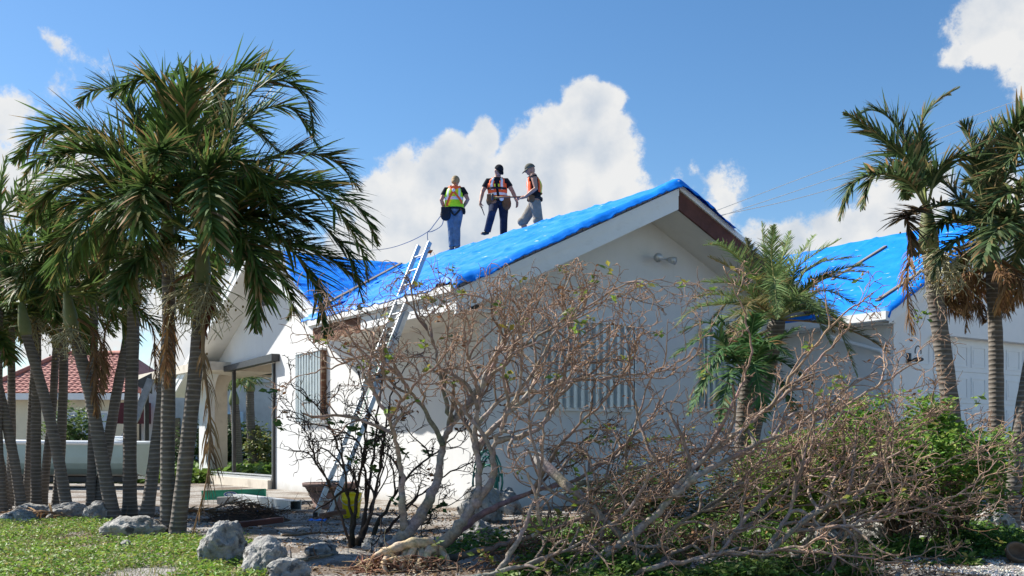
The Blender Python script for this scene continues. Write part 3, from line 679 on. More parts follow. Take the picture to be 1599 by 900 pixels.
def palm(trunk_px,Y0,r0,label,group,spec_fronds=(),auto=8,flen=2.0,seed=1,Ytop=None,shaft=.55,crown=True,fr_=True,dead=0,dense=40,ln=.5,dlen=1.25,spread=1.0,nauto_el=(.1,1.2),fruit=True,green=GREEN,dry=.3):
    rng=random.Random(seed);Yt=Ytop or Y0
    n=len(trunk_px);pts=[at(px,py,Y0+(Yt-Y0)*i/(n-1)) for i,(px,py) in enumerate(trunk_px)]
    pts[0].z=gz(pts[0].x,pts[0].y)-.08
    root=thing('palm_tree',label,'palm tree',(pts[0].x,pts[0].y,pts[0].z),0,group)
    trunk(pts,r0,r0*.80,root)
    top=pts[-1];d=(pts[-1]-pts[-2]).normalized();d=(d+Vector((0,0,1))).normalized()
    b=MB();K=8;rs=[];ps=[]
    for i in range(K+1):
        u=i/K;ps.append(top+d*(shaft*u-.04));rs.append(r0*(.82+.14*math.sin(min(1,u*1.6)*math.pi)-.25*u) if u<.65 else r0*(.66-.3*(u-.65)/.35))
    b.tube(ps,rs,12);b.build('crownshaft',M['shaft'],root,smooth=True)
    base=top+d*shaft*.85
    for f in spec_fronds:
        P=[base]+[at(px,py,base.y+dy) for px,py,dy in f[0]]
        kw=dict(n=dense,ln=ln,green=green,dry=dry,spread=spread);kw.update(f[1] if len(f)>1 else {})
        frond(P,rng,parent=root,**kw)
    for i in range(auto):
        az=i*2.399+rng.uniform(-.3,.3)+seed; el=rng.uniform(*nauto_el)
        frond(auto_frond(base,az,el,flen*rng.uniform(.8,1.1),rng.uniform(.7,1.25)),rng,n=dense,spread=spread,ln=ln*rng.uniform(.85,1.05),parent=root,green=green,dry=dry)
    # new spear leaf
    if crown: frond([base,base+d*.5,base+d*.95+Vector((.08,0,0))],rng,n=18,ln=ln*.5,fwd=2.2,lift=.1,parent=root,green=(.10,.17,.05))
    for i in range(dead):
        az=rng.uniform(0,6.28);p=top+Vector((math.sin(az),-math.cos(az),0))*r0
        frond([p+Vector((0,0,.1)),p+Vector((math.sin(az)*.25,-math.cos(az)*.25,-.1)),p+Vector((math.sin(az)*.3*1.25/dlen,-math.cos(az)*.3*1.25/dlen,-.5*dlen)),p+Vector((math.sin(az)*.28+rng.uniform(-.1,.1),-math.cos(az)*.28,-dlen*rng.uniform(.7,1.1)))],rng,n=52,ln=.34,wd=.016,green=(.17,.095,.05),dry=.6,parent=root,name='dead_frond',droop=1.5,fwd=1.2,rcol=(.2,.11,.05))
    if fruit: fruits(top+Vector((.05,-r0*1.2,-.05)),rng,root,*( (.62,46) if fruit==2 else (.45,26)))
    return root,base
def left_palms():
    g='storm battered palms clumped at the left of the yard'
    # the two tall palms in front carry the big crown
    palm([(275,842),(290,720),(303,600),(312,500),(316,440)],11.75,.105,'front palm with pale crownshaft, hanging brown dead frond and fruit on its trunk',g,[
        ([(395,300,-.2),(480,285,-.3),(560,325,-.35),(590,385,-.3)],),
        ([(390,320,.2),(470,330,.3),(540,390,.3),(568,475,.3)],),
        ([(380,345,-.3),(440,375,-.6),(490,440,-.7),(510,530,-.75)],),
        ([(350,345,-.5),(385,375,-.8),(405,440,-1.0),(400,520,-1.0)],),
        ([(380,270,.3),(450,240,.5),(520,250,.6),(565,300,.6)],),
        ([(350,255,.0),(375,165,.1),(430,125,.2),(478,150,.2),(490,215,.2)],),
        ([(340,250,.4),(395,180,.8),(455,170,1.0),(500,235,1.0)],),
        ([(325,290,-.6),(325,280,-1.2),(330,340,-1.7),(345,430,-1.8)],),
        ([(290,310,-.5),(240,300,-.9),(190,340,-1.1),(165,420,-1.1)],),
        ([(345,370,.5),(420,400,.9),(455,470,1.0),(450,500,1.0)],),
        ([(330,220,.6),(340,150,1.0),(300,115,1.3),(260,120,1.3)],),
        ([(410,290,-.8),(500,300,-1.0),(560,380,-1.1),(575,440,-1.1)],),
        ([(300,250,0),(290,170,-.3),(300,130,-.4),(340,110,-.4)],),
        ],auto=7,seed=5,flen=1.9,dead=1,fruit=2,dense=122,ln=.58,nauto_el=(-.3,.9))
    palm([(262,840),(262,700),(264,560),(263,440),(262,385)],11.9,.098,'straight front palm left of the one with the hanging dead frond',g,[
        ([(225,260,-.1),(150,205,-.2),(75,205,-.3),(20,255,-.3)],),
        ([(230,230,.3),(190,150,.4),(150,140,.5),(120,165,.5)],),
        ([(260,220,-.2),(260,140,-.3),(225,120,-.3),(170,150,-.4)],),
        ([(285,210,.2),(330,140,.4),(400,105,.5),(470,120,.5)],),
        ([(215,300,-.6),(140,280,-.9),(80,300,-1.0),(40,350,-1.0)],),
        ([(225,320,-.8),(160,320,-1.2),(110,370,-1.3),(80,450,-1.3)],),
        ([(300,290,-.7),(350,250,-1.0),(400,270,-1.2),(430,340,-1.2)],),
        ([(245,300,-.9),(225,290,-1.3),(220,340,-1.6),(235,430,-1.6)],),
        ([(200,270,.5),(130,230,.9),(70,240,1.0),(30,290,1.0)],),
        ([(280,250,.6),(330,190,1.0),(380,190,1.2),(440,240,1.2)],),
        ],auto=6,seed=8,flen=1.9,dense=122,ln=.58,nauto_el=(-.3,.9))
    palm([(203,806),(203,680),(207,560),(209,470),(209,440)],14.9,.115,'thick upright grey palm beside the pale boulder',g,[
        ([(170,340,-.3),(110,310,-.4),(60,345,-.5),(30,410,-.5)],),
        ([(180,370,-.6),(130,370,-.9),(90,430,-1.0),(75,500,-1.0)],),
        ([(240,340,-.4),(290,330,-.5),(325,390,-.6),(335,470,-.6)],),
        ([(200,300,.2),(180,240,.3),(130,215,.4),(80,240,.4)],),
        ([(215,300,.2),(240,230,.2),(290,220,.2),(330,260,.2)],),
        ],auto=8,seed=12,flen=2.0,dense=96,ln=.56,nauto_el=(-.2,.9))
    rest=[ # trunk pixels, Y, radius, label, flen
        ([(228,812),(245,690),(256,600),(262,520),(264,500)],14.7,.105,'palm curving right between the two front trunks and the thick one',1.5,2,21),
        ([(180,812),(160,720),(142,620),(124,550),(112,510)],14.6,.115,'bent palm leaning left with a green berry bunch near its top',1.9,8,22),
        ([(108,803),(92,720),(72,630),(52,560),(40,520)],15.8,.105,'leaning palm with smooth pale green upper stem',1.9,8,23),
        ([(141,796),(144,700),(146,600),(147,500),(147,450)],16.8,.085,'slim straight palm under the red tile roof',1.6,6,24),
        ([(150,790),(168,700),(183,610),(197,540),(203,500)],16.9,.105,'palm leaning right with a brown dead frond on its neck',1.6,5,25),
        ([(88,796),(95,700),(99,600),(100,520),(100,470)],17.2,.095,'upright palm directly right of the smooth pale green stem',1.7,7,26),
        ([(66,788),(74,710),(82,640),(86,570),(88,540)],17.6,.085,'thin palm tilted right before the boat stern',1.5,6,27),
        ([(57,792),(56,700),(57,610),(57,530),(57,500)],17.0,.10,'pale ringed upright palm at the boat bow',1.7,7,28),
        ([(40,786),(46,700),(50,620),(54,560),(56,530)],18.0,.075,'thinnest dark palm among the left trunks',1.4,5,29),
        ([(36,790),(22,720),(8,650),(-6,590),(-14,550)],16.6,.10,'palm leaning out of the left picture edge',1.9,8,30),
        ([(14,786),(18,700),(18,620),(18,560),(18,500)],17.8,.085,'upright palm in the far left background',1.8,8,31),
        ([(12,790),(2,730),(-8,680),(-20,600),(-24,540)],17.0,.085,'short stem leaning left at the picture edge behind the others',1.7,6,32),
        ([(4,788),(-4,690),(-4,560),(-2,430),(0,380)],16.5,.1,'tall palm half cut by the left picture edge',2.0,10,33),
    ]
    for px,Y,r,lab,fl,na,sd_ in rest:
        palm(px,Y,r,lab,g,auto=na,flen=fl,seed=sd_,dense=74,ln=.54,dead=(2 if sd_ in (25,22) else 0),nauto_el=(-.2,1.1),fruit=sd_ in (22,24,26,28))
    # the long dead frond hung down the front trunk
    root=thing('dead_palm_frond','long brown dried frond hanging down the front palm trunk to the ground','dead frond',tuple(at(318,800,11.55)))
    rng=random.Random(77)
    frond([at(318,490,11.55),at(318,560,11.5),at(328,650,11.5),at(325,740,11.5),at(300,835,11.5)],rng,n=60,ln=.42,wd=.022,green=(.24,.165,.095),dry=.5,name='dead_frond',parent=root,droop=1.8,fwd=1.6,lift=-.2,rcol=(.25,.17,.1),rr=.024)
    t=thing('dead_palm_frond','rust brown torn sheath hanging beside the pale crownshaft','dead frond',tuple(at(320,500,11.6)))
    frond([at(326,455,11.65),at(330,480,11.6),at(322,510,11.6),at(312,545,11.6)],rng,n=20,ln=.16,wd=.05,green=(.16,.06,.035),dry=.3,name='dead_frond',parent=t,droop=1.5,fwd=1.6,rr=.05,rcol=(.16,.06,.035))
left_palms()
def right_palms():
    g='palms in front of the garage'
    gr=(.085,.135,.055)
    palm([(1500,772),(1490,680),(1475,560),(1462,470),(1452,390)],12.8,.135,'palm leaning left before the garage with a creamy flower bunch',g,[
        ([(1425,260,-.1),(1390,225,-.2),(1350,195,-.2),(1318,176,-.2)],{'lift':.1}),
        ([(1420,240,.2),(1395,190,.3),(1365,172,.4),(1335,180,.4)],),
        ([(1420,285,-.3),(1375,272,-.5),(1330,290,-.6),(1312,345,-.6)],),
        ([(1437,240,.1),(1440,190,.1),(1462,160,.1),(1500,135,.1)],{'ln':.34}),
        ([(1465,270,-.2),(1500,245,-.3),(1530,265,-.3),(1550,320,-.3)],),
        ([(1430,330,-.5),(1415,340,-.8),(1420,350,-.9),(1425,400,-.9)],{'green':(.13,.09,.05)}),
        ([(1480,320,-.6),(1540,330,-.9),(1580,345,-1.0),(1599,370,-1.0)],),
        ([(1425,280,.5),(1390,260,.8),(1360,280,1.0),(1345,330,1.0)],),
        ],auto=1,seed=41,dense=96,ln=.46,spread=.5,green=gr,dead=2,fruit=2,shaft=.6,dry=.35)
    palm([(1557,782),(1557,650),(1556,540),(1553,470),(1550,420)],13.2,.115,'straight palm with a brown thatched skirt of dead leaves before the garage door',g,[
        ([(1540,330,-.2),(1525,260,-.3),(1515,215,-.3),(1500,190,-.3)],),
        ([(1550,310,.1),(1545,240,.1),(1555,200,.1),(1575,190,.1)],),
        ([(1520,350,-.4),(1480,345,-.7),(1450,370,-.8),(1432,400,-.8)],),
        ([(1515,330,.3),(1480,290,.5),(1450,280,.5),(1425,300,.5)],),
        ([(1575,330,-.4),(1610,310,-.6),(1650,330,-.6),(1680,400,-.6)],),
        ([(1530,365,-.8),(1495,375,-1.2),(1470,400,-1.3),(1455,440,-1.3)],),
        ],auto=2,seed=44,dense=96,ln=.48,spread=.65,green=gr,dead=16,dlen=.62,fruit=False,dry=.4)
    palm([(1578,775),(1592,680),(1612,560),(1634,470),(1646,420)],12.4,.105,'palm leaning out of the right picture edge',g,[
        ([(1640,280,-.1),(1600,235,-.2),(1560,265,-.3),(1500,290,-.3)],),
        ([(1620,300,-.3),(1580,300,-.5),(1545,330,-.6),(1520,370,-.6)],),
        ([(1640,250,.1),(1610,200,.1),(1590,215,.1),(1570,260,.1)],),
        ],auto=4,seed=47,nauto_el=(-.3,.25),dense=96,ln=.5,spread=.65,green=gr,dry=.35,dead=2,fruit=False)
    # feather palms by the gable wall
    gp='feather palms by the gable wall'
    rng=random.Random(9)
    o=at(1165,760,15.3);o.z=gz(o.x,o.y);root=thing('palm_tree','arching fine leaved feather palm standing against the brown rake board','palm tree',tuple(o),0,gp)
    base=at(1215,500,15.5);b=MB();b.tube(catmull([o+Vector((0,0,-.05)),at(1172,690,15.4),at(1195,590,15.5),base],6),[.14]*18+[.12],12);b.build('trunk',M['ptrunk'],root,smooth=True)
    g2=(.17,.245,.095)
    tips=[((1195,410),(1190,345),0),((1220,420),(1235,360),.3),((1250,420),(1315,372),-.3),((1270,420),(1345,400),-.1),((1285,440),(1350,440),-.4),((1290,460),(1345,480),.2),((1300,500),(1340,590),-.3),
          ((1150,430),(1105,400),.2),((1150,450),(1095,440),-.2),((1145,480),(1085,480),-.4),((1140,500),(1070,540),.2),((1230,430),(1275,365),.5),((1180,420),(1165,370),.5),((1205,400),(1210,350),-.4),
          ((1255,470),(1300,540),-.8),((1170,480),(1130,560),-.9),((1210,440),(1215,500),-1.2),((1275,470),(1330,520),.6),((1160,460),(1110,500),.6)]
    for (a,c,dy) in tips:
        m0=((base.x+at(*a,15.5).x)/2)
        P=[base,at((1215+a[0])/2,(500+a[1])/2-8,15.5+dy*.5),at(a[0],a[1]-6,15.5+dy),at(*c,15.5+dy*1.4)]
        frond(P,rng,n=105,ln=.31,wd=.0145,spread=.3,fwd=.6,lift=.35,droop=.35,green=g2 if rng.random()<.75 else (.17,.16,.07),dry=.12,rr=.016,start=.2,parent=root,seg=2,wind=Vector((.03,0,-.02)))
    for i in range(13):
        frond(auto_frond(base,i*2.4,rng.uniform(-.15,1.0),rng.uniform(1.45,1.95),rng.uniform(.5,1.0)),rng,n=105,ln=.33,wd=.017,spread=.3,fwd=.6,lift=.35,droop=.35,green=g2 if rng.random()<.75 else (.2,.18,.08),dry=.12,rr=.014,start=.2,parent=root,seg=2)
    o=at(1160,770,14.2);o.z=gz(o.x,o.y);root=thing('palm_tree','lower glossy dark green feather palm under the taller one','palm tree',tuple(o),0,gp)
    base=at(1168,590,14.3);b=MB();b.tube(catmull([o+Vector((0,0,-.05)),at(1160,690,14.25),base],6),[.11]*12+[.1],12);b.build('trunk',M['ptrunk'],root,smooth=True)
    for (a,c,dy) in [((1110,530),(1045,560),-.2),((1110,510),(1060,520),.3),((1120,570),(1075,650),-.4),((1150,540),(1120,490),.3),((1175,520),(1180,490),-.3),((1210,540),(1250,510),.2),((1220,570),(1270,600),-.3),((1215,600),(1250,660),-.5),((1140,590),(1125,660),-.8),((1180,580),(1195,660),-.9),((1130,550),(1090,590),-.8),((1200,540),(1240,560),-.7)]:
        P=[base,at((1168+a[0])/2,(590+a[1])/2-12,14.3+dy*.5),at(a[0],a[1]-6,14.3+dy),at(*c,14.3+dy*1.4)]
        frond(P,rng,n=62,ln=.36,wd=.028,spread=.3,fwd=.6,lift=.2,droop=.5,green=(.075,.155,.055),dry=.08,rr=.015,start=.2,parent=root,seg=2,wind=Vector((.03,0,-.02)))
right_palms()
def garden_palms():
    g='small palms in the garden behind the porch'
    gr=(.11,.17,.06)
    for (px,Y,r,lab,sd_) in (([(372,735),(370,690),(368,650),(366,630)],34,.20,'left small garden palm with pale grey trunk seen through the porch',51),([(396,735),(393,690),(391,640),(391,610)],36,.19,'taller right garden palm with ragged crown seen through the porch',52)):
        palm(px,Y,r,lab,g,auto=9,flen=1.9,seed=sd_,dense=26,ln=.6,green=gr,fruit=False,nauto_el=(.1,1.2),shaft=.5,dry=.2)
garden_palms()

# ------------------------------------------------------------------ leaves scattered on the ground, bushes
def leaf_cloud(name,pts,rng,size,cols,parent=None,upn=.6,mt=None):
    """n small pointed leaves, each a folded pair of triangles"""
    b=MB();vs=[];fs=[];cs=[]
    for p in pts:
        s=size*rng.uniform(.6,1.35);a=rng.uniform(0,6.283);d=Vector((math.cos(a),math.sin(a),rng.uniform(-.5,.7))).normalized()
        n=Vector((rng.gauss(0,upn),rng.gauss(0,upn),1)).normalized();sd_=d.cross(n).normalized();n=sd_.cross(d)
        c=vcol(cols[rng.randrange(len(cols))],rng,.3);k=len(vs)
        vs+= [p,p+d*s*.5+sd_*s*.27+n*s*.07,p+d*s,p+d*s*.5-sd_*s*.27+n*s*.07];cs+=[c]*4;fs+=[(k,k+1,k+2),(k,k+2,k+3)]
    b.add(vs,fs,0,cs);return b.build(name,mt or M['bushleaf'],parent,color=True,fixn=False)
def inpoly(x,y,poly):
    r=False
    for i in range(len(poly)):
        x1,y1=poly[i];x2,y2=poly[i-1]
        if (y1>y)!=(y2>y) and x<(x2-x1)*(y-y1)/(y2-y1)+x1: r=not r
    return r
GRASS=[(.17,.31,.04),(.22,.35,.05),(.26,.34,.06),(.13,.25,.035),(.28,.27,.08)]
def grass():
    rng=random.Random(4);P=[]
    poly=[(-8,7.6),(-1.95,7.6),(-2.1,9.3),(-2.45,10.4),(-2.9,11.4),(-4.2,12.2),(-5.4,13.8),(-7.2,14.6),(-9,14.2)]
    while len(P)<52000:
        x=rng.uniform(-9,-1.2);y=7.4+7.4*rng.random()**1.25
        if not inpoly(x+.25*mnoise.noise(Vector((x,y,3))),y+.35*mnoise.noise(Vector((x,y,7))),poly): continue
        if mnoise.noise(Vector((x*1.5,y*1.5,2)))<-.16: continue
        P.append(Vector((x,y,gz(x,y)+.075*rng.random()**1.6)))
    o=leaf_cloud('grass',P,rng,.042,GRASS,upn=.7);struct(o,'stuff','bright green clover and grass in the lower left')
    # blades
    b=MB();vs=[];fs=[];cs=[]
    for i in range(9000):
        x=rng.uniform(-7.5,-1.3);y=7.5+6*rng.random()
        if not inpoly(x,y,poly): continue
        h=rng.uniform(.03,.13);a=rng.uniform(0,6.28);p=Vector((x,y,gz(x,y)));s=Vector((math.cos(a),math.sin(a),0))*.004;q=p+Vector((rng.gauss(0,.04),rng.gauss(0,.04),h));k=len(vs)
        vs+=[p-s,p+s,q];c=vcol((.16,.20,.05) if rng.random()<.75 else (.32,.26,.13),rng,.3);cs+=[c]*3;fs.append((k,k+1,k+2))
    b.add(vs,fs,0,cs);o=b.build('grass_blades',M['bushleaf'],color=True,fixn=False);struct(o,'stuff','thin grass blades among the clover')
    # green ground cover under the fallen trees
    P=[]
    while len(P)<38000:
        x=rng.uniform(-.9,5.8);y=8.0+6.5*rng.random()**1.2
        f=mnoise.noise(Vector((x*.9,y*.9,11)))
        if f<-.05 or (x>2.9 and y<9.4+.3*(x-2.9)) : continue
        if x<.2 and y>10.5: continue
        if x<-.15 and y<9.35: continue
        P.append(Vector((x,y,gz(x,y)+.20*rng.random()*max(.15,min(1,f*2.5)))))
    o=leaf_cloud('ground_cover',P,rng,.06,[(.09,.19,.035),(.12,.24,.045),(.17,.26,.05),(.07,.13,.03)],upn=.7);struct(o,'stuff','leafy green ground cover under the fallen branches')
    P=[]
    while len(P)<16000:
        x=rng.uniform(-14,-7.5);y=rng.uniform(28,44);P.append(Vector((x,y,.3*rng.random())))
    o=leaf_cloud('lawn',P,rng,.32,[(.12,.20,.04),(.14,.22,.05)],upn=.5);struct(o,'stuff','sunlit lawn beyond the porch')
    P=[]
    while len(P)<14000:
        x=rng.uniform(-1.0,4.6);y=7.7+2.2*rng.random()
        f=mnoise.noise(Vector((x*1.4,y*1.4,17)))
        if f<.0 or (x>2.7 and y<9.2): continue
        if x<-.1 and y<9.35: continue
        P.append(Vector((x,y,gz(x,y)+.16*rng.random()*max(.1,min(1,f*3)))))
    o=leaf_cloud('ground_cover',P,rng,.055,[(.10,.19,.035),(.13,.22,.045),(.18,.24,.06),(.07,.12,.03)],upn=.8);struct(o,'stuff','leafy weeds at the bottom edge below the fallen trunks')
    # dry leaf litter
    P=[]
    for i in range(34000):
        x=rng.uniform(-9,7);y=7.7+9*rng.random()**1.3
        if mnoise.noise(Vector((x*.8,y*.8,31)))<-.22+.25*rng.random(): continue
        P.append(Vector((x,y,gz(x,y)+.02*rng.random())))
    o=leaf_cloud('leaf_litter',P,rng,.045,[(.16,.09,.045),(.24,.16,.09),(.10,.06,.035),(.33,.25,.16)],upn=.4,mt=M['deadfrond']);struct(o,'stuff','dry brown leaf litter on the gravel')
grass()
def bush(name,label,cat,c,r,n,size,cols,seed,stems=12,group=None,flowers=0):
    rng=random.Random(seed);c=Vector(c);g=Vector((c.x,c.y,gz(c.x,c.y)))
    root=thing(name,label,cat,tuple(g),0,group)
    b=MB()
    for i in range(stems):
        e=c+Vector((rng.gauss(0,.5)*r[0],rng.gauss(0,.5)*r[1],rng.uniform(0,.9)*r[2]))
        p0=g+Vector((rng.gauss(0,.12),rng.gauss(0,.12),-.03));b.tube(catmull([p0,(p0+e)/2+Vector((rng.gauss(0,.1),rng.gauss(0,.1),.1)),e],5),[.014]*6+[.010]*4+[.004],5,0,(.14,.10,.07))
    b.build('stem',M['drybark'],root,smooth=True,color=True)
    P=[]
    while len(P)<n:
        v=Vector((rng.gauss(0,1),rng.gauss(0,1),rng.gauss(0,1))).normalized()*rng.random()**.42
        k=1+.42*mnoise.noise(v*2.3+Vector((seed,0,0)))+.2*mnoise.noise(v*6)
        p=Vector((c.x+v.x*r[0]*k,c.y+v.y*r[1]*k,c.z+v.z*r[2]*k))
        if p.z<gz(p.x,p.y)+.02: continue
        if mnoise.noise(p*2.6+Vector((seed,3,0)))<-.12: continue
        P.append(p)
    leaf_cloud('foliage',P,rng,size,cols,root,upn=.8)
    if flowers:
        b=MB()
        for i in range(flowers):
            p=P[rng.randrange(len(P))]
            for k in range(5): 
                a=k*1.257;d=Vector((math.cos(a),math.sin(a),.3))*.028;b.add([p,p+d+Vector((-d.y,d.x,0))*.4,p+d*1.3,p+d-Vector((-d.y,d.x,0))*.4],[(0,1,2,3)])
        b.build('flower_heads',mat('red_petal',(.62,.02,.04),.6,.2,20),root,fixn=False)
    return root
BG=[(.14,.27,.04),(.18,.32,.05),(.10,.20,.035),(.25,.33,.06)]
def bushes():
    bush('bush','bright green leafy bush in front of the leaning garage palm','bush',at(1415,705,10.6)+Vector((0,0,-.08)),(1.0,.85,.66),21000,.062,BG,61,24,flowers=0)
    bush('bush','rambling green bush with red flowers beneath the feather palms','bush',at(1275,725,10.2)+Vector((0,0,-.1)),(.72,.7,.45),12000,.06,[(.12,.22,.04),(.17,.28,.05),(.22,.26,.06)],62,20,flowers=14)
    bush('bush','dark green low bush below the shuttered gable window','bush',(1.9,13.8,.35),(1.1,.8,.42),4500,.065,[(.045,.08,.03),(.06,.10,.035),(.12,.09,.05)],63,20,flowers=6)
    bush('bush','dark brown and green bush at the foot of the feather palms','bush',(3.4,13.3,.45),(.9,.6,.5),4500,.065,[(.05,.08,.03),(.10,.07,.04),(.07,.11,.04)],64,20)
    bush('bush','round green bush below the pale blue shutters of the cream house','bush',(-17.2,40,1.2),(1.3,1,1.3),2600,.2,[(.11,.17,.05),(.14,.20,.06)],65,6)
    bush('hedge','clipped dark hedge under the grey building window','hedge',(-10.9,39,1.0),(2.2,.6,1.0),3000,.2,[(.05,.08,.03),(.07,.11,.04)],66,6)
    bush('bush','small yellow green bush at the right side of the porch view','bush',(-8.9,36,.9),(.7,.6,.9),700,.18,[(.12,.17,.05),(.2,.2,.06)],67,6)
    bush('bush','green weeds tuft at the right edge beyond the leaning palm','bush',at(1596,735,13),(.5,.4,.35),1400,.06,BG,68,10)
    bush('bush','low leafy shrub in front of the lower right boulders','bush',at(1500,765,11)+Vector((0,.2,-.1)),(.5,.4,.25),1400,.05,[(.10,.10,.04),(.14,.12,.05),(.09,.15,.04)],69,14)
bushes()
def far_green():
    rng=random.Random(90);P=[]
    while len(P)<15000:
        x=rng.uniform(-75,75);y=rng.uniform(60,66);h=2.6+2.2*mnoise.noise(Vector((x*.12,3,1)))+1.0*mnoise.noise(Vector((x*.5,7,1)))
        z=max(.3,h)*rng.random()**.8
        P.append(Vector((x,y+z*.2,z)))
    o=leaf_cloud('distant_trees',P,rng,.75,[(.05,.085,.03),(.07,.11,.04),(.10,.13,.05)],upn=.9);struct(o,'stuff','dark green tree belt far behind the houses')
far_green()
# ------------------------------------------------------------------ fallen trees and brush
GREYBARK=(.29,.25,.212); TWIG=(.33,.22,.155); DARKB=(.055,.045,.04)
ZMAX=2.5
def wobble(p0,d,ln,k,rng,curl,trop):
    pts=[p0.copy()];p=p0.copy();d=d.normalized();ax=Vector((rng.gauss(0,1),rng.gauss(0,1),rng.gauss(0,1)))
    for i in range(k):
        ax=ax*.7+Vector((rng.gauss(0,1),rng.gauss(0,1),rng.gauss(0,1)))*.6
        d=(d+ax*curl+trop).normalized()
        if p.z>ZMAX: d=(d+Vector((0,0,-.55*min(1,(p.z-ZMAX)/.25)))).normalized()
        p=p+d*(ln/k)
        g=gz(p.x,p.y)+.02
        if p.z<g: p.z=g;d.z=abs(d.z)*.5+.05
        pts.append(p.copy())
    return pts
def lerpc(a,b,u): return tuple(x*(1-u)+y*u for x,y in zip(a,b))
class Tree:
    def __init__(s,seed,thick=GREYBARK,thin=TWIG,center=None,trop=(0,0,.06),leaf=.06):
        s.rng=random.Random(seed);s.thick=thick;s.thin=thin;s.tips=[];s.center=center;s.trop=Vector(trop);s.leaf=leaf;s.dry=[]
    def spawn(s,mb,pts,r0,r1,level,ln,num,u0=.25):
        rng=s.rng;K=len(pts)
        for i in range(num):
            u=u0+(1-u0)*((i+rng.random())/num);f=u*(K-1);k=min(K-2,int(f));p=pts[k].lerp(pts[k+1],f-k);tg=(pts[k+1]-pts[k]).normalized()
            rr=(r0+(r1-r0)*u)
            out=Vector((rng.gauss(0,1),rng.gauss(0,1),rng.gauss(0,.8)))
            out=(out-tg*out.dot(tg)).normalized()
            d=(tg*rng.uniform(.5,1.1)+out*rng.uniform(.5,1.1))
            if s.center is not None: d+=(p-s.center).normalized()*.35
            d.z+=.10 if level<3 else .05
            l=ln*(1.12 if level==1 else 1)*rng.uniform(.5,1.3)*(1-.35*u)
            cr=max(.0040,min(rr*.62,{1:.021,2:.0122,3:.0070}.get(level,.004))*rng.uniform(.7,1.15))
            n={1:12,2:9,3:7}.get(level,5)
            q=wobble(p,d,l,n,rng,{1:.21,2:.26,3:.30}.get(level,.25),s.trop*rng.uniform(-.3,1.4))
            q=catmull(q,2)
            m=len(q);rads=[max(.0016,cr*(1-.55*j/(m-1))) for j in range(m)]
            c=[vcol(lerpc(s.thin,s.thick,min(1,max(0,(x-.004)/.016))),rng,.10) for x in rads]
            c0=rng.uniform(.6,1.3);c=[tuple(a*c0 for a in x) for x in c]
            mb.tube(q,rads,6 if level==1 else (5 if level==2 else 4),0,c,cap=False)
            if level<3: s.spawn(mb,q,cr,cr*.3,level+1,l*.64,{1:rng.randint(4,7),2:rng.randint(2,3)}[level])
            else:
                (s.tips if rng.random()<s.leaf else s.dry).append(q[-1])
    def limb(s,root,px,r0,r1,num=8,ln=.8,level=1,u0=.25,k=7,name='branch',sub='twig_spray',mtc=None):
        rng=s.rng
        pts=[at(*p) for p in px];sp=catmull(pts,k);K=len(sp)
        for i,p in enumerate(sp):
            a=.10*min(1,i/6)*r0/.05*.25
            p+=Vector((rng.gauss(0,1),rng.gauss(0,1),rng.gauss(0,1)))*.008
        if mtc is None and r0<.06 and rng.random()<.55: mtc=tuple(x*rng.uniform(.5,.8) for x in s.thick)
        rad=[(r0*.72*(1-.45*min(1,i/(K-1)*3))*(1-i/(K-1))**1.0+r1)*(1+.07*math.sin(i*1.7+rng.random())) for i in range(K)]
        c=[vcol(lerpc(s.thin,mtc or s.thick,min(1,max(0,(x-.006)/.02))),rng,.08) for x in rad]
        mb=MB();mb.tube(sp,rad,12 if r0>.04 else 8,0,c)
        o=mb.build(name,M['drybark'],root,smooth=True,color=True,fixn=False)
        if num:
            mb=MB();s.spawn(mb,sp,r0,r1,level,ln,max(3,int(num*.82)),u0);mb.build(sub,M['drybark'],o,smooth=True,color=True,fixn=False)
        return o
    def leaves(s,root,per=5,size=.075,cols=((.16,.25,.04),(.22,.30,.05),(.12,.20,.04),(.30,.28,.06)),dryfrac=.03):
        rng=s.rng
        P=[];
        for t in s.tips:
            for i in range(per): P.append(t+Vector((rng.gauss(0,.02),rng.gauss(0,.02),rng.gauss(0,.02))))
        if P: leaf_cloud('foliage',P,rng,size,list(cols),root,upn=.9)['kind']='stuff'
        P=[]
        for t in s.dry:
            if rng.random()<dryfrac:
                for i in range(rng.randint(2,6)): P.append(t+Vector((rng.gauss(0,.02),rng.gauss(0,.02),rng.gauss(0,.025))))
        if P: leaf_cloud('dry_foliage',P,rng,size*.62,[(.22,.10,.045),(.30,.17,.08),(.16,.08,.04)],root,upn=1.2,mt=M['deadfrond'])['kind']='stuff'
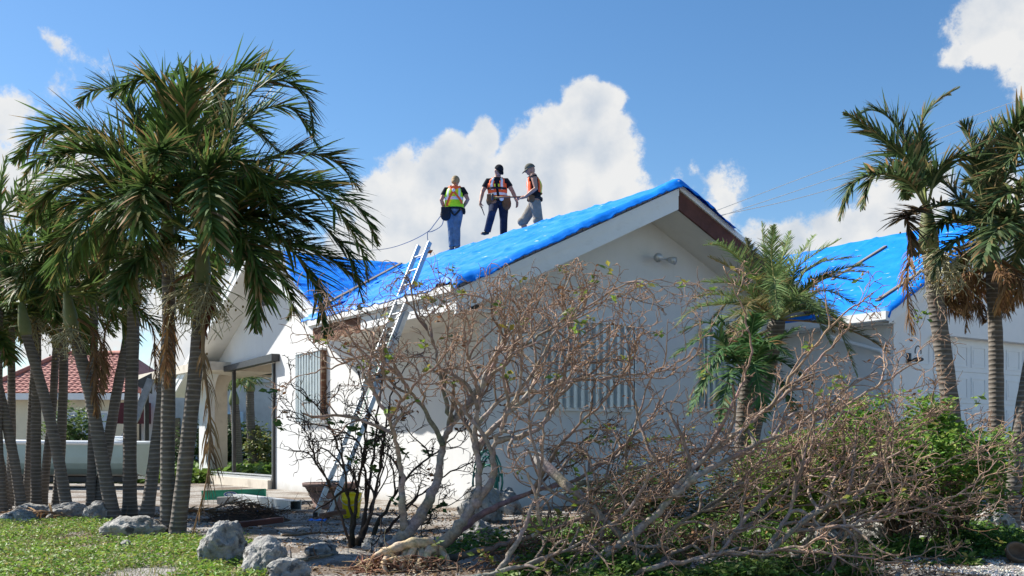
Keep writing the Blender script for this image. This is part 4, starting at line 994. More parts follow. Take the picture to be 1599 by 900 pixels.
def fallen_left():
    o=at(650,872,9.2);o.z=0
    root=thing('fallen_tree','big uprooted leafless tree with pale torn roots leaning before the white gable','fallen tree',tuple(o))
    T=Tree(101,center=at(720,780,9.4),leaf=.022)
    T.limb(root,[(606,864,9.2),(650,815,9.3),(682,755,9.4),(692,700,9.5),(706,660,9.6),(745,612,9.7),(790,560,9.8),(815,520,9.9),(830,480,9.9)],.088,.010,15,.85,u0=.42,name='trunk')
    T.limb(root,[(632,830,9.25),(628,770,9.22),(624,715,9.15),(607,655,9.0),(583,610,8.95),(576,575,8.9),(585,540,8.9),(570,500,8.9)],.044,.007,13,.72,u0=.3)
    T.limb(root,[(662,872,9.1),(712,828,9.0),(742,782,9.0),(748,735,9.0),(742,680,8.95),(750,620,8.9),(775,560,8.9),(790,520,8.8),(780,480,8.8)],.078,.008,17,.85,u0=.4,name='trunk')
    T.limb(root,[(742,790,9.0),(770,745,9.0),(772,700,8.95),(795,640,8.9),(835,580,8.9),(868,520,8.9),(905,490,8.9),(925,450,8.9)],.048,.007,16,.85,u0=.25)
    T.limb(root,[(692,850,9.15),(760,800,9.3),(830,770,9.4),(895,752,9.5),(955,715,9.6),(1010,660,9.7),(1040,610,9.8)],.05,.007,14,.8,u0=.3)
    T.limb(root,[(665,884,9.1),(745,862,8.9),(830,838,8.8),(925,805,8.7),(1010,782,8.7),(1070,740,8.7)],.052,.008,12,.7,u0=.4,mtc=(.13,.11,.10))
    T.limb(root,[(745,700,9.0),(800,640,9.2),(870,600,9.4),(960,590,9.5),(1030,580,9.6),(1080,555,9.6)],.034,.005,16,.75,u0=.15)
    T.limb(root,[(693,695,9.5),(662,640,9.3),(625,590,9.2),(580,555,9.1),(530,570,9.1),(480,585,9.1)],.032,.005,14,.7,u0=.15)
    T.limb(root,[(772,690,8.95),(840,670,8.9),(880,600,9.0),(890,520,9.1),(880,470,9.1),(875,440,9.1)],.034,.005,15,.75,u0=.2)
    T.limb(root,[(706,660,9.6),(690,600,9.7),(680,540,9.8),(660,500,9.9),(650,470,9.9)],.030,.005,15,.72,u0=.15)
    T.limb(root,[(790,560,9.8),(850,520,9.9),(920,480,10.0),(985,455,10.0),(1040,430,10)],.022,.004,12,.6,u0=.1)
    T.limb(root,[(750,620,8.9),(730,560,8.7),(735,520,8.6),(722,480,8.6)],.022,.004,12,.6,u0=.1)
    T.limb(root,[(607,655,9.0),(640,610,8.8),(690,560,8.7),(700,520,8.6),(712,490,8.6)],.022,.004,12,.6,u0=.1)
    T.limb(root,[(830,770,9.4),(880,690,9.2),(940,630,9.1),(990,560,9.0),(1000,500,9.0)],.028,.004,14,.7,u0=.15)
    T.leaves(root,per=6)
    # torn roots
    rng=random.Random(7)
    b=MB();cr=(.52,.40,.26)
    big=[[(690,880,9.0),(668,862,8.85),(640,862,8.75),(610,872,8.7),(590,880,8.7),(572,905,8.65)],[(690,884,9.0),(672,872,8.8),(664,893,8.7),(668,915,8.65)],[(650,862,8.8),(640,880,8.7),(622,885,8.65),(598,890,8.6)],[(680,870,8.95),(700,890,8.8),(682,910,8.7)],
         [(660,868,8.85),(655,890,8.65),(646,912,8.6)],[(640,865,8.85),(628,890,8.65),(630,915,8.6)],[(612,870,8.8),(600,893,8.6),(605,910,8.55)]]
    for i,pl in enumerate(big):
        sp=[v+Vector((0,0,.07)) for v in catmull([at(*p) for p in pl],6)];K=len(sp);b.tube(sp,[(.058 if i<2 else .036)*(1-.6*j/(K-1))*(1+.18*math.sin(j*1.3+i)) for j in range(K)],10,0,[vcol(cr if j<K*.8 else (.3,.17,.09),rng,.12) for j in range(K)])
    c=at(632,884,8.95);n=22;vs=[];m_=MB()
    for j in range(n):
        for i in range(n):
            u=i/(n-1)*2-1;v=j/(n-1)*2-1;hh=max(0,1-u*u-v*v);x=c.x+u*.50;y=c.y+v*.30;vs.append((x,y,gz(x,y)-.02+.17*hh*(.75+.6*mnoise.noise(Vector((u*3,v*3,8))))))
    m_.add(vs,[(j*n+i,j*n+i+1,(j+1)*n+i+1,(j+1)*n+i) for j in range(n-1) for i in range(n-1)]);m_.build('root_soil',mat('root_soil',(.075,.048,.034),.95,.5,30,1,50,.1),root,smooth=True,fixn=False)
    for i in range(260):
        p=at(rng.uniform(560,695),rng.uniform(868,893),rng.uniform(8.55,9.0));q=wobble(p,Vector((rng.gauss(0,1),rng.gauss(-.3,.6),rng.gauss(-.7,.5))),rng.uniform(.12,.42),6,rng,.35,Vector((0,0,-.15)))
        b.tube(q,[.006*(1-.8*j/6)*rng.uniform(.5,1.4)+.001 for j in range(7)],4,0,vcol((.22,.12,.08) if rng.random()<.7 else cr,rng,.3),cap=False)
    b.build('root',M['drybark'],root,smooth=True,color=True,fixn=False)
fallen_left()
def fallen_right():
    o=at(900,905,8.4);o.z=0
    root=thing('fallen_tree','second fallen tree whose bare reddish branches spread to the lower right','fallen tree',tuple(o))
    T=Tree(202,center=at(1020,830,8.6),leaf=.03,trop=(.03,0,.05))
    T.limb(root,[(880,918,8.2),(945,868,8.3),(1020,808,8.4),(1065,755,8.5),(1105,712,8.6),(1170,662,8.8),(1230,612,9),(1285,555,9.1),(1330,505,9.1)],.066,.007,13,.7,u0=.38,name='trunk')
    T.limb(root,[(1050,775,8.45),(1100,738,8.5),(1190,692,8.7),(1290,650,8.9),(1380,598,9.1),(1440,560,9.2)],.046,.006,15,.75,u0=.3)
    T.limb(root,[(838,715,9.0),(915,785,8.7),(985,848,8.5),(1030,895,8.3)],.044,.022,10,.7,u0=.1)
    T.limb(root,[(768,905,8.3),(815,835,8.4),(843,745,8.5),(848,670,8.5),(875,610,8.6),(915,560,8.6)],.036,.005,11,.7,u0=.35)
    T.limb(root,[(1180,905,8.1),(1205,850,8.2),(1235,795,8.3),(1250,735,8.3),(1285,690,8.4),(1320,640,8.5)],.042,.005,13,.7,u0=.25)
    T.limb(root,[(1190,872,8.1),(1270,805,8.2),(1345,765,8.3),(1440,738,8.4),(1530,700,8.6)],.034,.004,16,.75,u0=.15)
    T.limb(root,[(1085,735,8.6),(1140,640,8.7),(1172,560,8.8),(1160,480,8.8),(1130,415,8.8)],.026,.005,6,.42,u0=.25)
    T.limb(root,[(1195,645,8.9),(1250,570,8.9),(1320,490,9.0),(1365,460,9.0)],.022,.005,6,.45,u0=.2)
    T.limb(root,[(960,905,8.1),(1110,868,8.0),(1260,862,8.0),(1400,875,8.0),(1480,850,8.0)],.032,.004,14,.6,u0=.2)
    T.limb(root,[(1130,850,8.4),(1220,760,8.6),(1310,720,8.8),(1400,690,9.0),(1470,640,9.1)],.03,.004,16,.7,u0=.15)
    T.limb(root,[(1060,780,8.6),(1010,690,8.8),(990,620,8.9),(985,560,9.0),(1010,500,9.0)],.024,.005,7,.45,u0=.25)
    T.limb(root,[(900,760,9.2),(1000,730,9.4),(1100,700,9.5),(1200,700,9.6),(1300,690,9.7)],.03,.004,16,.7,u0=.1)
    T.limb(root,[(720,905,8.2),(830,880,8.2),(930,835,8.3),(1030,760,8.5),(1060,690,8.6)],.03,.004,13,.6,u0=.2)
    T.limb(root,[(1230,830,8.2),(1330,820,8.1),(1420,800,8.1),(1500,770,8.2),(1560,720,8.2)],.026,.004,14,.6,u0=.15)
    for pl in [[(990,905,8.3),(1080,850,8.4),(1190,810,8.5),(1290,740,8.6),(1330,690,8.7)],[(1090,905,8.2),(1150,830,8.3),(1165,770,8.4),(1220,710,8.5)],[(860,905,8.3),(930,850,8.5),(960,790,8.6),(1040,730,8.7)],[(1010,880,8.5),(1060,820,8.6),(1150,780,8.7),(1270,770,8.8),(1370,730,8.9)],[(1290,905,8.1),(1320,840,8.2),(1390,800,8.3),(1480,790,8.4)],[(1240,880,8.5),(1300,790,8.6),(1370,720,8.7),(1400,660,8.7)],[(800,900,8.4),(880,862,8.4),(960,858,8.5),(1060,820,8.6)],[(1100,800,9.2),(1180,730,9.3),(1230,670,9.4),(1300,620,9.4)]]:
        T.limb(root,pl,.027,.005,11,.6,u0=.1)
    T.leaves(root,per=6,size=.07,dryfrac=.03)
    # tangled under-brush of the same wood, lying on the ground
    o=at(1120,800,11);o.z=0
    root=thing('brush_pile','low tangle of brown storm cut brush between the fallen trunk and the feather palms','brush pile',tuple(o))
    T=Tree(303,thick=(.17,.12,.09),thin=(.17,.10,.065),leaf=.05,trop=(0,0,-.01))
    for (a,m,c,Y) in [((880,800),(980,740),(1120,700),11.2),((900,770),(1050,760),(1200,730),10.8),((1000,790),(1100,720),(1180,660),11.6),((1100,800),(1240,770),(1400,750),10.6),((1250,820),(1380,790),(1560,760),10.2),((920,730),(1000,690),(1090,680),12),((1300,790),(1420,740),(1500,680),10.8),((1180,790),(1300,720),(1400,660),10.8),((840,760),(900,700),(960,650),11.0),((1400,830),(1480,790),(1590,770),10)]:
        T.limb(root,[(*a,Y),(*m,Y-.1),(*c,Y)],.018,.004,12,.5,u0=.0)
    for (a,m,c,Y) in [((700,905),(800,880),(930,870),8.5),((860,890),(980,868),(1100,860),8.5),((1000,900),(1120,850),(1230,840),8.7),((1100,905),(1210,880),(1330,870),8.3),((760,870),(860,845),(960,850),9.2),((900,850),(1020,830),(1150,800),9.4)]:
        T.limb(root,[(*a,Y),(*m,Y+.1),(*c,Y)],.016,.004,11,.42,u0=.0)
    T.leaves(root,per=6,size=.07,dryfrac=.12)
fallen_right()
def dark_shrub():
    o=at(575,850,10.6);o.z=0
    root=thing('dead_shrub','dark many stemmed leafless shrub beside the foot of the ladder','shrub',tuple(o))
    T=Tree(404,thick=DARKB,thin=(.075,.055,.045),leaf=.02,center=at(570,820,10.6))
    for (pl,r) in [([(548,858,10.5),(556,790,10.5),(565,720,10.4),(575,650,10.4),(560,580,10.4)],.038),([(560,858,10.6),(585,780,10.6),(600,690,10.6),(610,620,10.6),(640,560,10.6)],.03),([(572,862,10.5),(600,800,10.5),(640,740,10.5),(690,700,10.5),(740,660,10.5)],.036),
        ([(553,858,10.6),(545,780,10.5),(530,700,10.4),(500,640,10.3),(455,600,10.3)],.026),([(566,860,10.6),(572,760,10.5),(560,690,10.3),(520,670,10.2),(450,650,10.2)],.024),([(558,860,10.7),(580,740,10.8),(590,650,10.9),(600,560,10.9),(590,500,10.9)],.026),
        ([(575,862,10.7),(620,810,10.7),(660,770,10.8),(720,730,10.8),(760,720,10.8)],.024),([(550,860,10.4),(520,770,10.2),(490,710,10.1),(470,640,10.1)],.018),([(580,864,10.4),(640,830,10.3),(670,800,10.3),(690,790,10.3)],.028),([(556,850,10.4),(580,800,10.3),(596,740,10.3),(600,700,10.3)],.02)]:
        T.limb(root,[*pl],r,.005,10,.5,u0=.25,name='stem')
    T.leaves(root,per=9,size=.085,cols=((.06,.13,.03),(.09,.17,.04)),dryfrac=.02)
dark_shrub()
def sticks():
    """single broken branches that lie about in front"""
    rng=random.Random(11)
    g='broken branches lying on the ground'
    data=[((375,892),(520,872),.03,'thick pale broken limb lying before the coral boulders'),((200,812),(320,800),.022,'brown stick under the front palms'),((90,822),(240,812),.016,'thin reddish stick behind the pale boulder'),
          ((0,800),(70,788),.014,'short brown stick at the left edge of the palm row'),((440,838),(540,828),.015,'brown stick lying across the gravel path'),((800,860),(900,880),.02,'grey stick on green leaves under the second trunk'),((0,885),(40,872),.014,'curled twig in the grass at the lower left corner'),((1330,895),(1500,868),.014,'long thin stick over the pale gravel on the right')]
    for a,c,r,lab in data:
        p=at(a[0],a[1],gy(a[1]));q=at(c[0],c[1],gy(c[1]));m=(p+q)/2+Vector((rng.gauss(0,.05),rng.gauss(0,.08),0))
        sp=catmull([p,p.lerp(m,.5)+Vector((0,rng.gauss(0,.05),0)),m,m.lerp(q,.5)+Vector((0,rng.gauss(0,.06),0)),q],5)
        for v in sp: v.z=gz(v.x,v.y)+r*.8
        b=MB();b.tube(sp,[r*(1-.5*i/(len(sp)-1))*rng.uniform(.9,1.1) for i in range(len(sp))],8,0,vcol((.36,.27,.18) if r>.025 else (.2,.13,.09),rng,.2))
        for i in range(6):
            k=rng.randrange(3,len(sp)-2);e=wobble(sp[k],Vector((rng.gauss(0,1),rng.gauss(0,1),.5)),rng.uniform(.1,.3),5,rng,.2,Vector((0,0,-.03)));b.tube(e,[r*.35,r*.3,r*.25,r*.2,r*.15,r*.1],5,0,(.2,.13,.09))
        o=b.build('broken_branch',M['drybark'],smooth=True,color=True,fixn=False);tag(o,lab,'branch',g)
sticks()
def fallen_frond_litter():
    rng=random.Random(13);g='dead palm fronds on the ground'
    for (px,py,az,ln,lab) in [(250,815,1.3,1.2,'dry brown frond heap under the palm trunks'),(120,812,-1.2,1.4,'dry grey frond lying left behind the grass'),(60,806,1.2,1.3,'dry frond at the foot of the leaning left palms'),(330,800,.4,1.0,'dry frond by the green board'),(1480,790,-1.4,1.2,'dry frond beneath the garage palms'),(1540,800,1.2,1.0,'dry frond at the foot of the right palms'),(880,800,1.5,1.0,'dry frond along the base of the gable wall')]:
        Y=gy(py);p=at(px,py,Y);p.z=gz(p.x,p.y)+.03
        t=thing('dead_palm_frond',lab,'dead frond',tuple(p),0,g)
        d=Vector((math.sin(az),math.cos(az)*.5,0)).normalized()
        pts=[p,p+d*ln*.35+Vector((0,0,.09)),p+d*ln*.7+Vector((.05,0,.06)),p+d*ln]
        frond(pts,rng,n=34,ln=.3,green=(.22,.14,.08),dry=.6,parent=t,name='dead_frond',lift=.1,droop=.35,rcol=(.25,.16,.1))
fallen_frond_litter()
# ------------------------------------------------------------------ rocks
def rock(c,r,label,seed,group='coral boulders by the grass'):
    import bmesh
    bm=bmesh.new();bmesh.ops.create_icosphere(bm,subdivisions=5,radius=1);c=Vector(c)
    for v in bm.verts:
        n=v.co.normalized();s=Vector((seed*3.1,seed*1.7,0))
        k=1+.28*mnoise.noise(n*1.3+s)+.13*mnoise.noise(n*3+s)-.10*abs(mnoise.noise(n*5.5+s))+.045*mnoise.noise(n*11+s)-.12*max(0,mnoise.noise(n*8+s*2)-.1)-.07*max(0,mnoise.noise(n*17+s*3))
        v.co=Vector((n.x*r[0]*k,n.y*r[1]*k,n.z*r[2]*k))
    me=bpy.data.meshes.new('boulder');bm.to_mesh(me);bm.free();me.materials.append(M['rock']);me.polygons.foreach_set('use_smooth',[True]*len(me.polygons))
    o=bpy.data.objects.new('boulder',me);COL.objects.link(o);o.location=c;o.rotation_euler=(0,0,seed);return tag(o,label,'boulder',group)
def rocks():
    def rk(px,py,w,h,lab,sd_,dy=0):
        Y=gy(py)+dy;p=at(px,py,Y);sw=w/1600*Y/2;sh=h/1600*Y
        rock((p.x,p.y+sw*.4,gz(p.x,p.y)+sh*.24),(sw*1.05,sw*.8,sh*.72),lab,sd_)
    rk(347,882,80,66,'rough grey pitted boulder standing highest in the grass edge',1)
    rk(412,895,92,58,'dark pitted boulder beside the thick pale limb',2)
    rk(200,842,96,36,'pale smooth low boulder against the front palm trunks',3)
    rk(445,902,70,34,'small light boulder at the bottom edge near the roots',4)
    rk(196,862,28,14,'little stone lying in the clover',5)
    rk(45,805,60,24,'grey stone at the left between palm trunks',6)
    rk(105,808,70,26,'pale flat stone left of the bent palm',7)
    rk(150,812,48,32,'grey stone behind the pale smooth boulder',8)
    rk(25,815,60,20,'low pale stone at the left edge of the grass',9)
    rk(750,815,70,60,'grey stone against the lit wall behind the fallen trunk',10)
    rk(790,805,60,40,'dark stone under the green hose',11)
    rk(745,845,52,32,'dark round stone on the path behind the leaning trunk',12)
    rk(1300,868,90,46,'pale boulder behind the reddish branches at the lower right',13)
    rk(1380,850,120,56,'wide pale boulder under the bright green bush',14)
    rk(1450,845,60,30,'flat grey stone in shade at the right',15)
    rk(1560,838,60,44,'dark stone under the right palms',16)
    rk(500,870,60,20,'low dark stone left of the torn roots',17)
    rk(590,862,60,28,'dark stone behind the shrub stems',18)
    rk(1270,890,70,32,'pale stone near the bottom edge on the right',19)
    rng=random.Random(21);P=[]
    b=MB()
    for i in range(5200):
        x=rng.uniform(-8,7.5);y=7.8+9.5*rng.random()**1.2
        if x>2.6 and y<10 and rng.random()<.0: continue
        s=rng.uniform(.006,.022)*(1.6 if rng.random()<.06 else 1);g=gz(x,y)
        if inpoly(x,y,[(-8,7.6),(-1.6,7.6),(-2.3,10.4),(-4.2,12.2),(-7.2,14.6)]) and rng.random()<.9: continue
        c=vcol((.42,.40,.37) if rng.random()<.7 else (.2,.18,.16),rng,.3);a=rng.uniform(0,6.3)
        vs=[Vector((x+math.cos(a+k*1.571)*s*rng.uniform(.7,1.3),y+math.sin(a+k*1.571)*s*rng.uniform(.7,1.3),g)) for k in range(4)]+[Vector((x+rng.gauss(0,s*.3),y+rng.gauss(0,s*.3),g+s*rng.uniform(.6,1.1)))]
        b.add(vs,[(0,1,4),(1,2,4),(2,3,4),(3,0,4)],0,c)
    o=b.build('gravel',M['drybark'],color=True,fixn=False);struct(o,'stuff','loose pale gravel stones')
    # white gravel patch, lower right
    b=MB()
    for i in range(9000):
        x=rng.uniform(2.4,6);y=rng.uniform(7.9,10.6)
        if mnoise.noise(Vector((x*.9,y*.9,41)))<-.2 or x<2.6+.35*(y-8): continue
        s=rng.uniform(.008,.02);g=gz(x,y);c=vcol((.55,.53,.49),rng,.25);a=rng.uniform(0,6.3)
        vs=[Vector((x+math.cos(a+k*1.571)*s,y+math.sin(a+k*1.571)*s*rng.uniform(.6,1.2),g+.003)) for k in range(4)]+[Vector((x,y,g+s*rng.uniform(.6,1.2)))]
        b.add(vs,[(0,1,4),(1,2,4),(2,3,4),(3,0,4)],0,c)
    o=b.build('gravel',M['drybark'],color=True,fixn=False);struct(o,'stuff','white gravel patch in the lower right')
rocks()
# ------------------------------------------------------------------ ladder and things on the ground
def ladder():
    A=at(503,810,15.0);A.z=gz(A.x,A.y)+.02
    top=at(667,384,17.35); wdir=(HM.to_3x3()@Vector((0,-1,0))).normalized()
    root=thing('extension_ladder','aluminium extension ladder leaning on the roof eave','ladder',tuple(A))
    d=(top-A).normalized();nrm=wdir.cross(d).normalized()
    if nrm.y>0: nrm=-nrm      # towards the camera side
    Lt=(top-A).length
    def section(s0,s1,half,off,name):
        b=MB()
        for s in (-1,1):
            b=MB();b.beam(A+d*s0+wdir*s*half+nrm*off,A+d*s1+wdir*s*half+nrm*off,.028,.075,up=nrm);o=b.build('rail',M['alu'],root)
        k=s0+.28
        while k<s1-.1:
            b=MB();b.tube([A+d*k-wdir*(half-.015)+nrm*off,A+d*k+wdir*(half-.015)+nrm*off],.017,8);b.build('rung',M['alu'],root,smooth=True);k+=.305
    section(0,3.75,.225,0,'base');section(2.2,Lt,.19,.055,'fly')
    for s in (-1,1):
        b=MB();p=A+wdir*s*.225;b.box(tuple(p+Vector((-.03,-.06,-.02))),tuple(p+Vector((.03,.06,.05))));b.build('foot',M['black'],root)
    b=MB();b.tube(catmull([A+d*1.5+wdir*.2+nrm*.08,A+d*2.4+wdir*.16+nrm*.1,A+d*3.2+wdir*.2+nrm*.09],6),.006,5);b.build('cord',M['green'],root,smooth=True)
ladder()
def props():
    # planter
    c=at(513,796,gy(796));c.z=gz(c.x,c.y);root=thing('planter','wide dusty terracotta planter against the white wall behind the ladder','planter',tuple(c))
    prof=[(.30,0),(.31,.05),(.28,.06),(.36,.25),(.43,.36),(.47,.37),(.48,.43),(.44,.44),(.42,.36),(.3,.30)]
    b=MB();b.loft([[Vector((c.x+math.cos(a)*r,c.y+.25+math.sin(a)*r*.75,c.z+z)) for a in np.linspace(0,2*math.pi,33)[:-1]] for r,z in prof]);b.build('pot',M['terracotta'],root,smooth=True)
    b=MB();b.ell(c+Vector((0,.25,.30)),(.41,.31,.05));b.build('soil',mat('dry_soil',(.06,.045,.035),.95,.4,20,.6,40),root,smooth=True)
    # yellow bucket
    c=at(549,816,15.0);c.z=gz(c.x,c.y);root=thing('bucket','dented yellow plastic bucket behind the dark shrub stems','bucket',tuple(c),.3)
    b=MB();prof=[(r*.84,z*.84) for r,z in [(.135,0),(.14,.02),(.165,.30),(.178,.305),(.178,.34),(.168,.345),(.172,.42),(.18,.425),(.18,.45),(.165,.45),(.155,.25),(.13,.03)]]
    b.loft([[Vector((c.x+math.cos(a)*r*(1+.10*math.sin(3*a)*z),c.y+math.sin(a)*r,c.z+z)) for a in np.linspace(0,2*math.pi,29)[:-1]] for r,z in prof]);b.build('body',M['yellow'],root,smooth=True)
    b=MB();b.tube([c+Vector((math.cos(a)*.156,-.03-.12*math.sin(a),.335-.14*math.sin(a))) for a in np.linspace(0,math.pi,12)],.006,5);b.build('handle',M['alu'],root,smooth=True)
    # green board with its oval badge
    a=at(316,779,18.9);e=at(415,775,18.3);a.z=.08;e.z=.10;root=thing('green_board','green fibreglass ladder rail lying below the porch with a white oval badge','board',tuple(a))
    b=MB();b.beam(a+Vector((0,0,.05)),e+Vector((0,0,.09)),.04,.16);b.build('web',M['green'],root)
    b=MB();b.beam(a+Vector((0,-.045,-.03)),e+Vector((0,-.045,.012)),.05,.02);b.build('lower_flange',M['green'],root)
    b=MB();b.beam(a+Vector((0,-.045,.13)),e+Vector((0,-.045,.172)),.05,.012);b.build('upper_flange',M['green'],root)
    m=a.lerp(e,.48)+Vector((-.02,-.035,.07));ax=(e-a).normalized()
    def oval(rx,rz,dy,mt,name):
        b=MB();b.prism([m+ax*math.cos(t)*rx+Vector((0,dy,math.sin(t)*rz)) for t in np.linspace(0,2*math.pi,25)[:-1]],(0,-.004,0));return b.build(name,mt,root)
    oval(.155,.055,-.002,mat('badge_white',(.8,.8,.8),.5,.03,5),'badge_rim');oval(.14,.046,-.0075,mat('badge_blue',(.03,.10,.32),.5,.1,5),'badge_field');oval(.10,.024,-.013,mat('badge_silver',(.62,.66,.66),.5,.05,5),'badge_centre')
    # aluminium box beam
    a=at(372,782,18.4);e=at(462,799,16.2);a.z=.10;e.z=.10;d=(e-a).normalized();r=d.cross(Vector((0,0,1)));root=thing('aluminium_beam','long hollow aluminium beam lying on the gravel','beam',tuple(a))
    b=MB()
    b.beam(a+r*.09,e+r*.09,.012,.13);b.beam(a-r*.09,e-r*.09,.012,.13);b.beam(a+Vector((0,0,.071)),e+Vector((0,0,.071)),.19,.01);b.beam(a-Vector((0,0,.071)),e-Vector((0,0,.071)),.19,.01);b.build('tube_wall',M['alu'],root)
    p=at(340,786,18.2);p.z=.07;b=MB();b.beam(p,p+Vector((.5,.05,.02)),.14,.12);o=b.build('concrete_block',mat('concrete',(.42,.41,.38),.9,.2,8,.4,30));tag(o,'small pale concrete block beside the green board','block')
    # black cable coil
    b=MB();rng=random.Random(5);c=at(472,792,17.2);pts=[]
    for k in range(90):
        a=k*.36;r=.16+.05*math.sin(k*.7);pts.append((c.x+math.cos(a)*r*1.7+.002*k,c.y+math.sin(a)*r,.05+.04*abs(math.sin(k*.5))+.0006*k))
    b.tube(pts,.012,6);o=b.build('cable_coil',mat('grey_cable',(.20,.21,.22),.5,.2,20),smooth=True);tag(o,'loose coil of grey cable left of the planter','cable')
    # red-brown broken pieces
    for px,py,w_,lab,rz in ((408,826,.55,'rusty red brown broken wood piece behind the boulders',.1),(520,812,.35,'rusty brown block under the ladder foot',.2)):
        p=at(px,py,gy(py));p.z=gz(p.x,p.y)+.05;b=MB();b.beam(p-Vector((w_/2,.05,.0)),p+Vector((w_/2,.05,.06)),.16,.07);o=b.build('wood_scrap',M['brownboard'] if px<500 else M['rotwood']);bevel(o,.012);tag(o,lab,'wood scrap')
    # heap of dark roots and debris
    c=at(388,814,gy(814));root=thing('debris_heap','low heap of dark roots and soil on the gravel','debris heap',(c.x,c.y,gz(c.x,c.y)))
    b=MB()
    vs=[];n=26
    for j in range(n):
        for i in range(n):
            u=i/(n-1)*2-1;v=j/(n-1)*2-1;h=max(0,1-u*u-v*v);x=c.x+u*.62;y=c.y+v*.5;vs.append((x,y,gz(x,y)-.01+.17*h*(.7+.5*mnoise.noise(Vector((u*4,v*4,3))))))
    b.add(vs,[(j*n+i,j*n+i+1,(j+1)*n+i+1,(j+1)*n+i) for j in range(n-1) for i in range(n-1)]);b.build('soil_mound',mat('dark_root_soil',(.055,.035,.025),.95,.5,30,1,50,.1),root,smooth=True)
    b=MB()
    for i in range(150):
        u=rng.gauss(0,.35);v=rng.gauss(0,.3);p=Vector((c.x+u*.7,c.y+v*.6,gz(c.x,c.y)+.15*max(0,1-u*u-v*v)));q=wobble(p,Vector((rng.gauss(0,1),rng.gauss(0,1),.3)),rng.uniform(.15,.4),5,rng,.3,Vector((0,0,-.08)));b.tube(q,[.006,.005,.005,.004,.003,.002],4,0,vcol((.10,.06,.04),rng,.4),cap=False)
    b.build('root_tangle',M['drybark'],root,color=True,fixn=False)
    # green hose on the wall base
    c=at(762,775,15.6);b=MB();pts=[]
    for k in range(120):
        a=k*.33;pts.append((c.x+math.cos(a)*(.17+.06*math.sin(k*.21)),c.y+.05*math.sin(k*.9),.50+math.sin(a)*(.36+.13*math.sin(k*.27))))
    b.tube(pts,.014,6);o=b.build('garden_hose',M['hose'],smooth=True);tag(o,'coiled dark green garden hose by the gable wall','hose')
    # leaf sheath on right palm foot, and a broken coconut shell shape at the lower right
    p=at(1545,748,12.6);b=MB();rings=[]
    for k in range(9):
        u=k/8;rings.append([p+Vector((-.45+.5*u+.05*math.cos(a),-.1+.05*math.sin(a),.12*math.sin(u*3)+.10*(1-abs(2*u-1))*math.sin(a)-.05)) for a in np.linspace(0,6.283,11)[:-1]])
    b.loft(rings);o=b.build('palm_sheath',mat('dried_sheath',(.28,.12,.07),.7,.3,6,.3,20),smooth=True);tag(o,'reddish dried palm sheath at the foot of the right palms','palm sheath')
    p=at(1588,868,gy(872));b=MB();prof=[(.02,0),(.08,.02),(.11,.07),(.115,.12),(.095,.12),(.09,.07),(.06,.035),(.02,.02)]
    rot=Matrix.Rotation(.8,3,'X')
    b.loft([[p+Vector((0,0,.0))+rot@Vector((math.cos(a)*r,math.sin(a)*r,z-.05)) for a in np.linspace(0,6.283,25)[:-1]] for r,z in prof]);o=b.build('coconut_husk',mat('husk',(.17,.11,.07),.8,.3,12,.4,30),smooth=True);tag(o,'split brown coconut husk at the lower right corner','husk')
    # blue scraps of tarp
    for px,py,lab in ((400,802,'scrap of blue tarp on the dark root heap'),(496,818,'scrap of blue tarp under the ladder foot')):
        p=at(px,py,gy(py)-.15);b=MB();n=8;vs=[]
        for j in range(n):
            for i in range(n): vs.append((p.x+(i/(n-1)-.5)*.22,p.y+(j/(n-1)-.5)*.16,p.z+.05+.04*mnoise.noise(Vector((i*.6,j*.6,px)))))
        b.add(vs,[(j*n+i,j*n+i+1,(j+1)*n+i+1,(j+1)*n+i) for j in range(n-1) for i in range(n-1)]);o=b.build('tarp_scrap',M['tarp'],smooth=True,fixn=False);s=o.modifiers.new('solid','SOLIDIFY');s.thickness=.004;tag(o,lab,'tarp scrap')
    # boat hull
    c=Vector((-11.8,25.5,0));root=thing('boat','pale teal boat hull with a white gunwale parked behind the palms','boat',tuple(c))
    b=MB();rings=[]
    x0,x1=-15.5,-9.1
    for k in range(15):
        u=k/14;x=x0+(x1-x0)*u;hw=1.05*min(1,(u*2.6+.06))**.6;zt=1.07+.10*(1-u)**2;zb=.28+.35*max(0,.3-u)*2;
        rings.append([Vector((x,c.y+s*hw*w_,zb+(zt-zb)*z)) for s,w_,z in ((-1,1,1),(-1,.97,.6),(-1,.93,.42),(-1,.80,.25),(-1,.55,.08),(-1,.05,0),(1,.05,0),(1,.55,.08),(1,.8,.25),(1,.93,.42),(1,.97,.6),(1,1,1))])
    b.loft(rings);b.build('hull',M['boat'],root,smooth=False)
    b=MB()
    for s in (-1,1):
        b.tube([Vector((x0+(x1-x0)*k/14,c.y+s*1.05*min(1,(k/14*2.6+.06))**.6,1.10+.10*(1-k/14)**2)) for k in range(15)],.055,8)
    b.build('gunwale',M['boatwhite'],root,smooth=True)
    b=MB();b.box((x1-1.2,c.y-.9,1.0),(x1-.1,c.y+.9,1.12));b.tube([(x1-.5,c.y-.7,1.12),(x1-.5,c.y-.7,1.22),(x1-.2,c.y-.7,1.22)],.05,8);b.build('stern_deck',M['boatwhite'],root)
    b=MB();b.box((x0+.5,c.y-.5,.15),(x1-.4,c.y-.4,.27));b.box((x0+.5,c.y+.4,.15),(x1-.4,c.y+.5,.27));
    for x in (-13.8,-10.4): b.box((x,c.y-.55,0),(x+.15,c.y+.55,.149))
    b.build('cradle',M['dark_alu'],root)
    # white slatted gate
    p=at(222,742,27.5);root=thing('slatted_gate','white slatted gate panel between the boat and the patio','gate',(p.x,p.y,0))
    for k in range(7):
        b=MB();b.box((p.x-.32+k*.1,p.y,.18),(p.x-.28+k*.1,p.y+.03,.78));b.build('slat',M['boatwhite'],root)
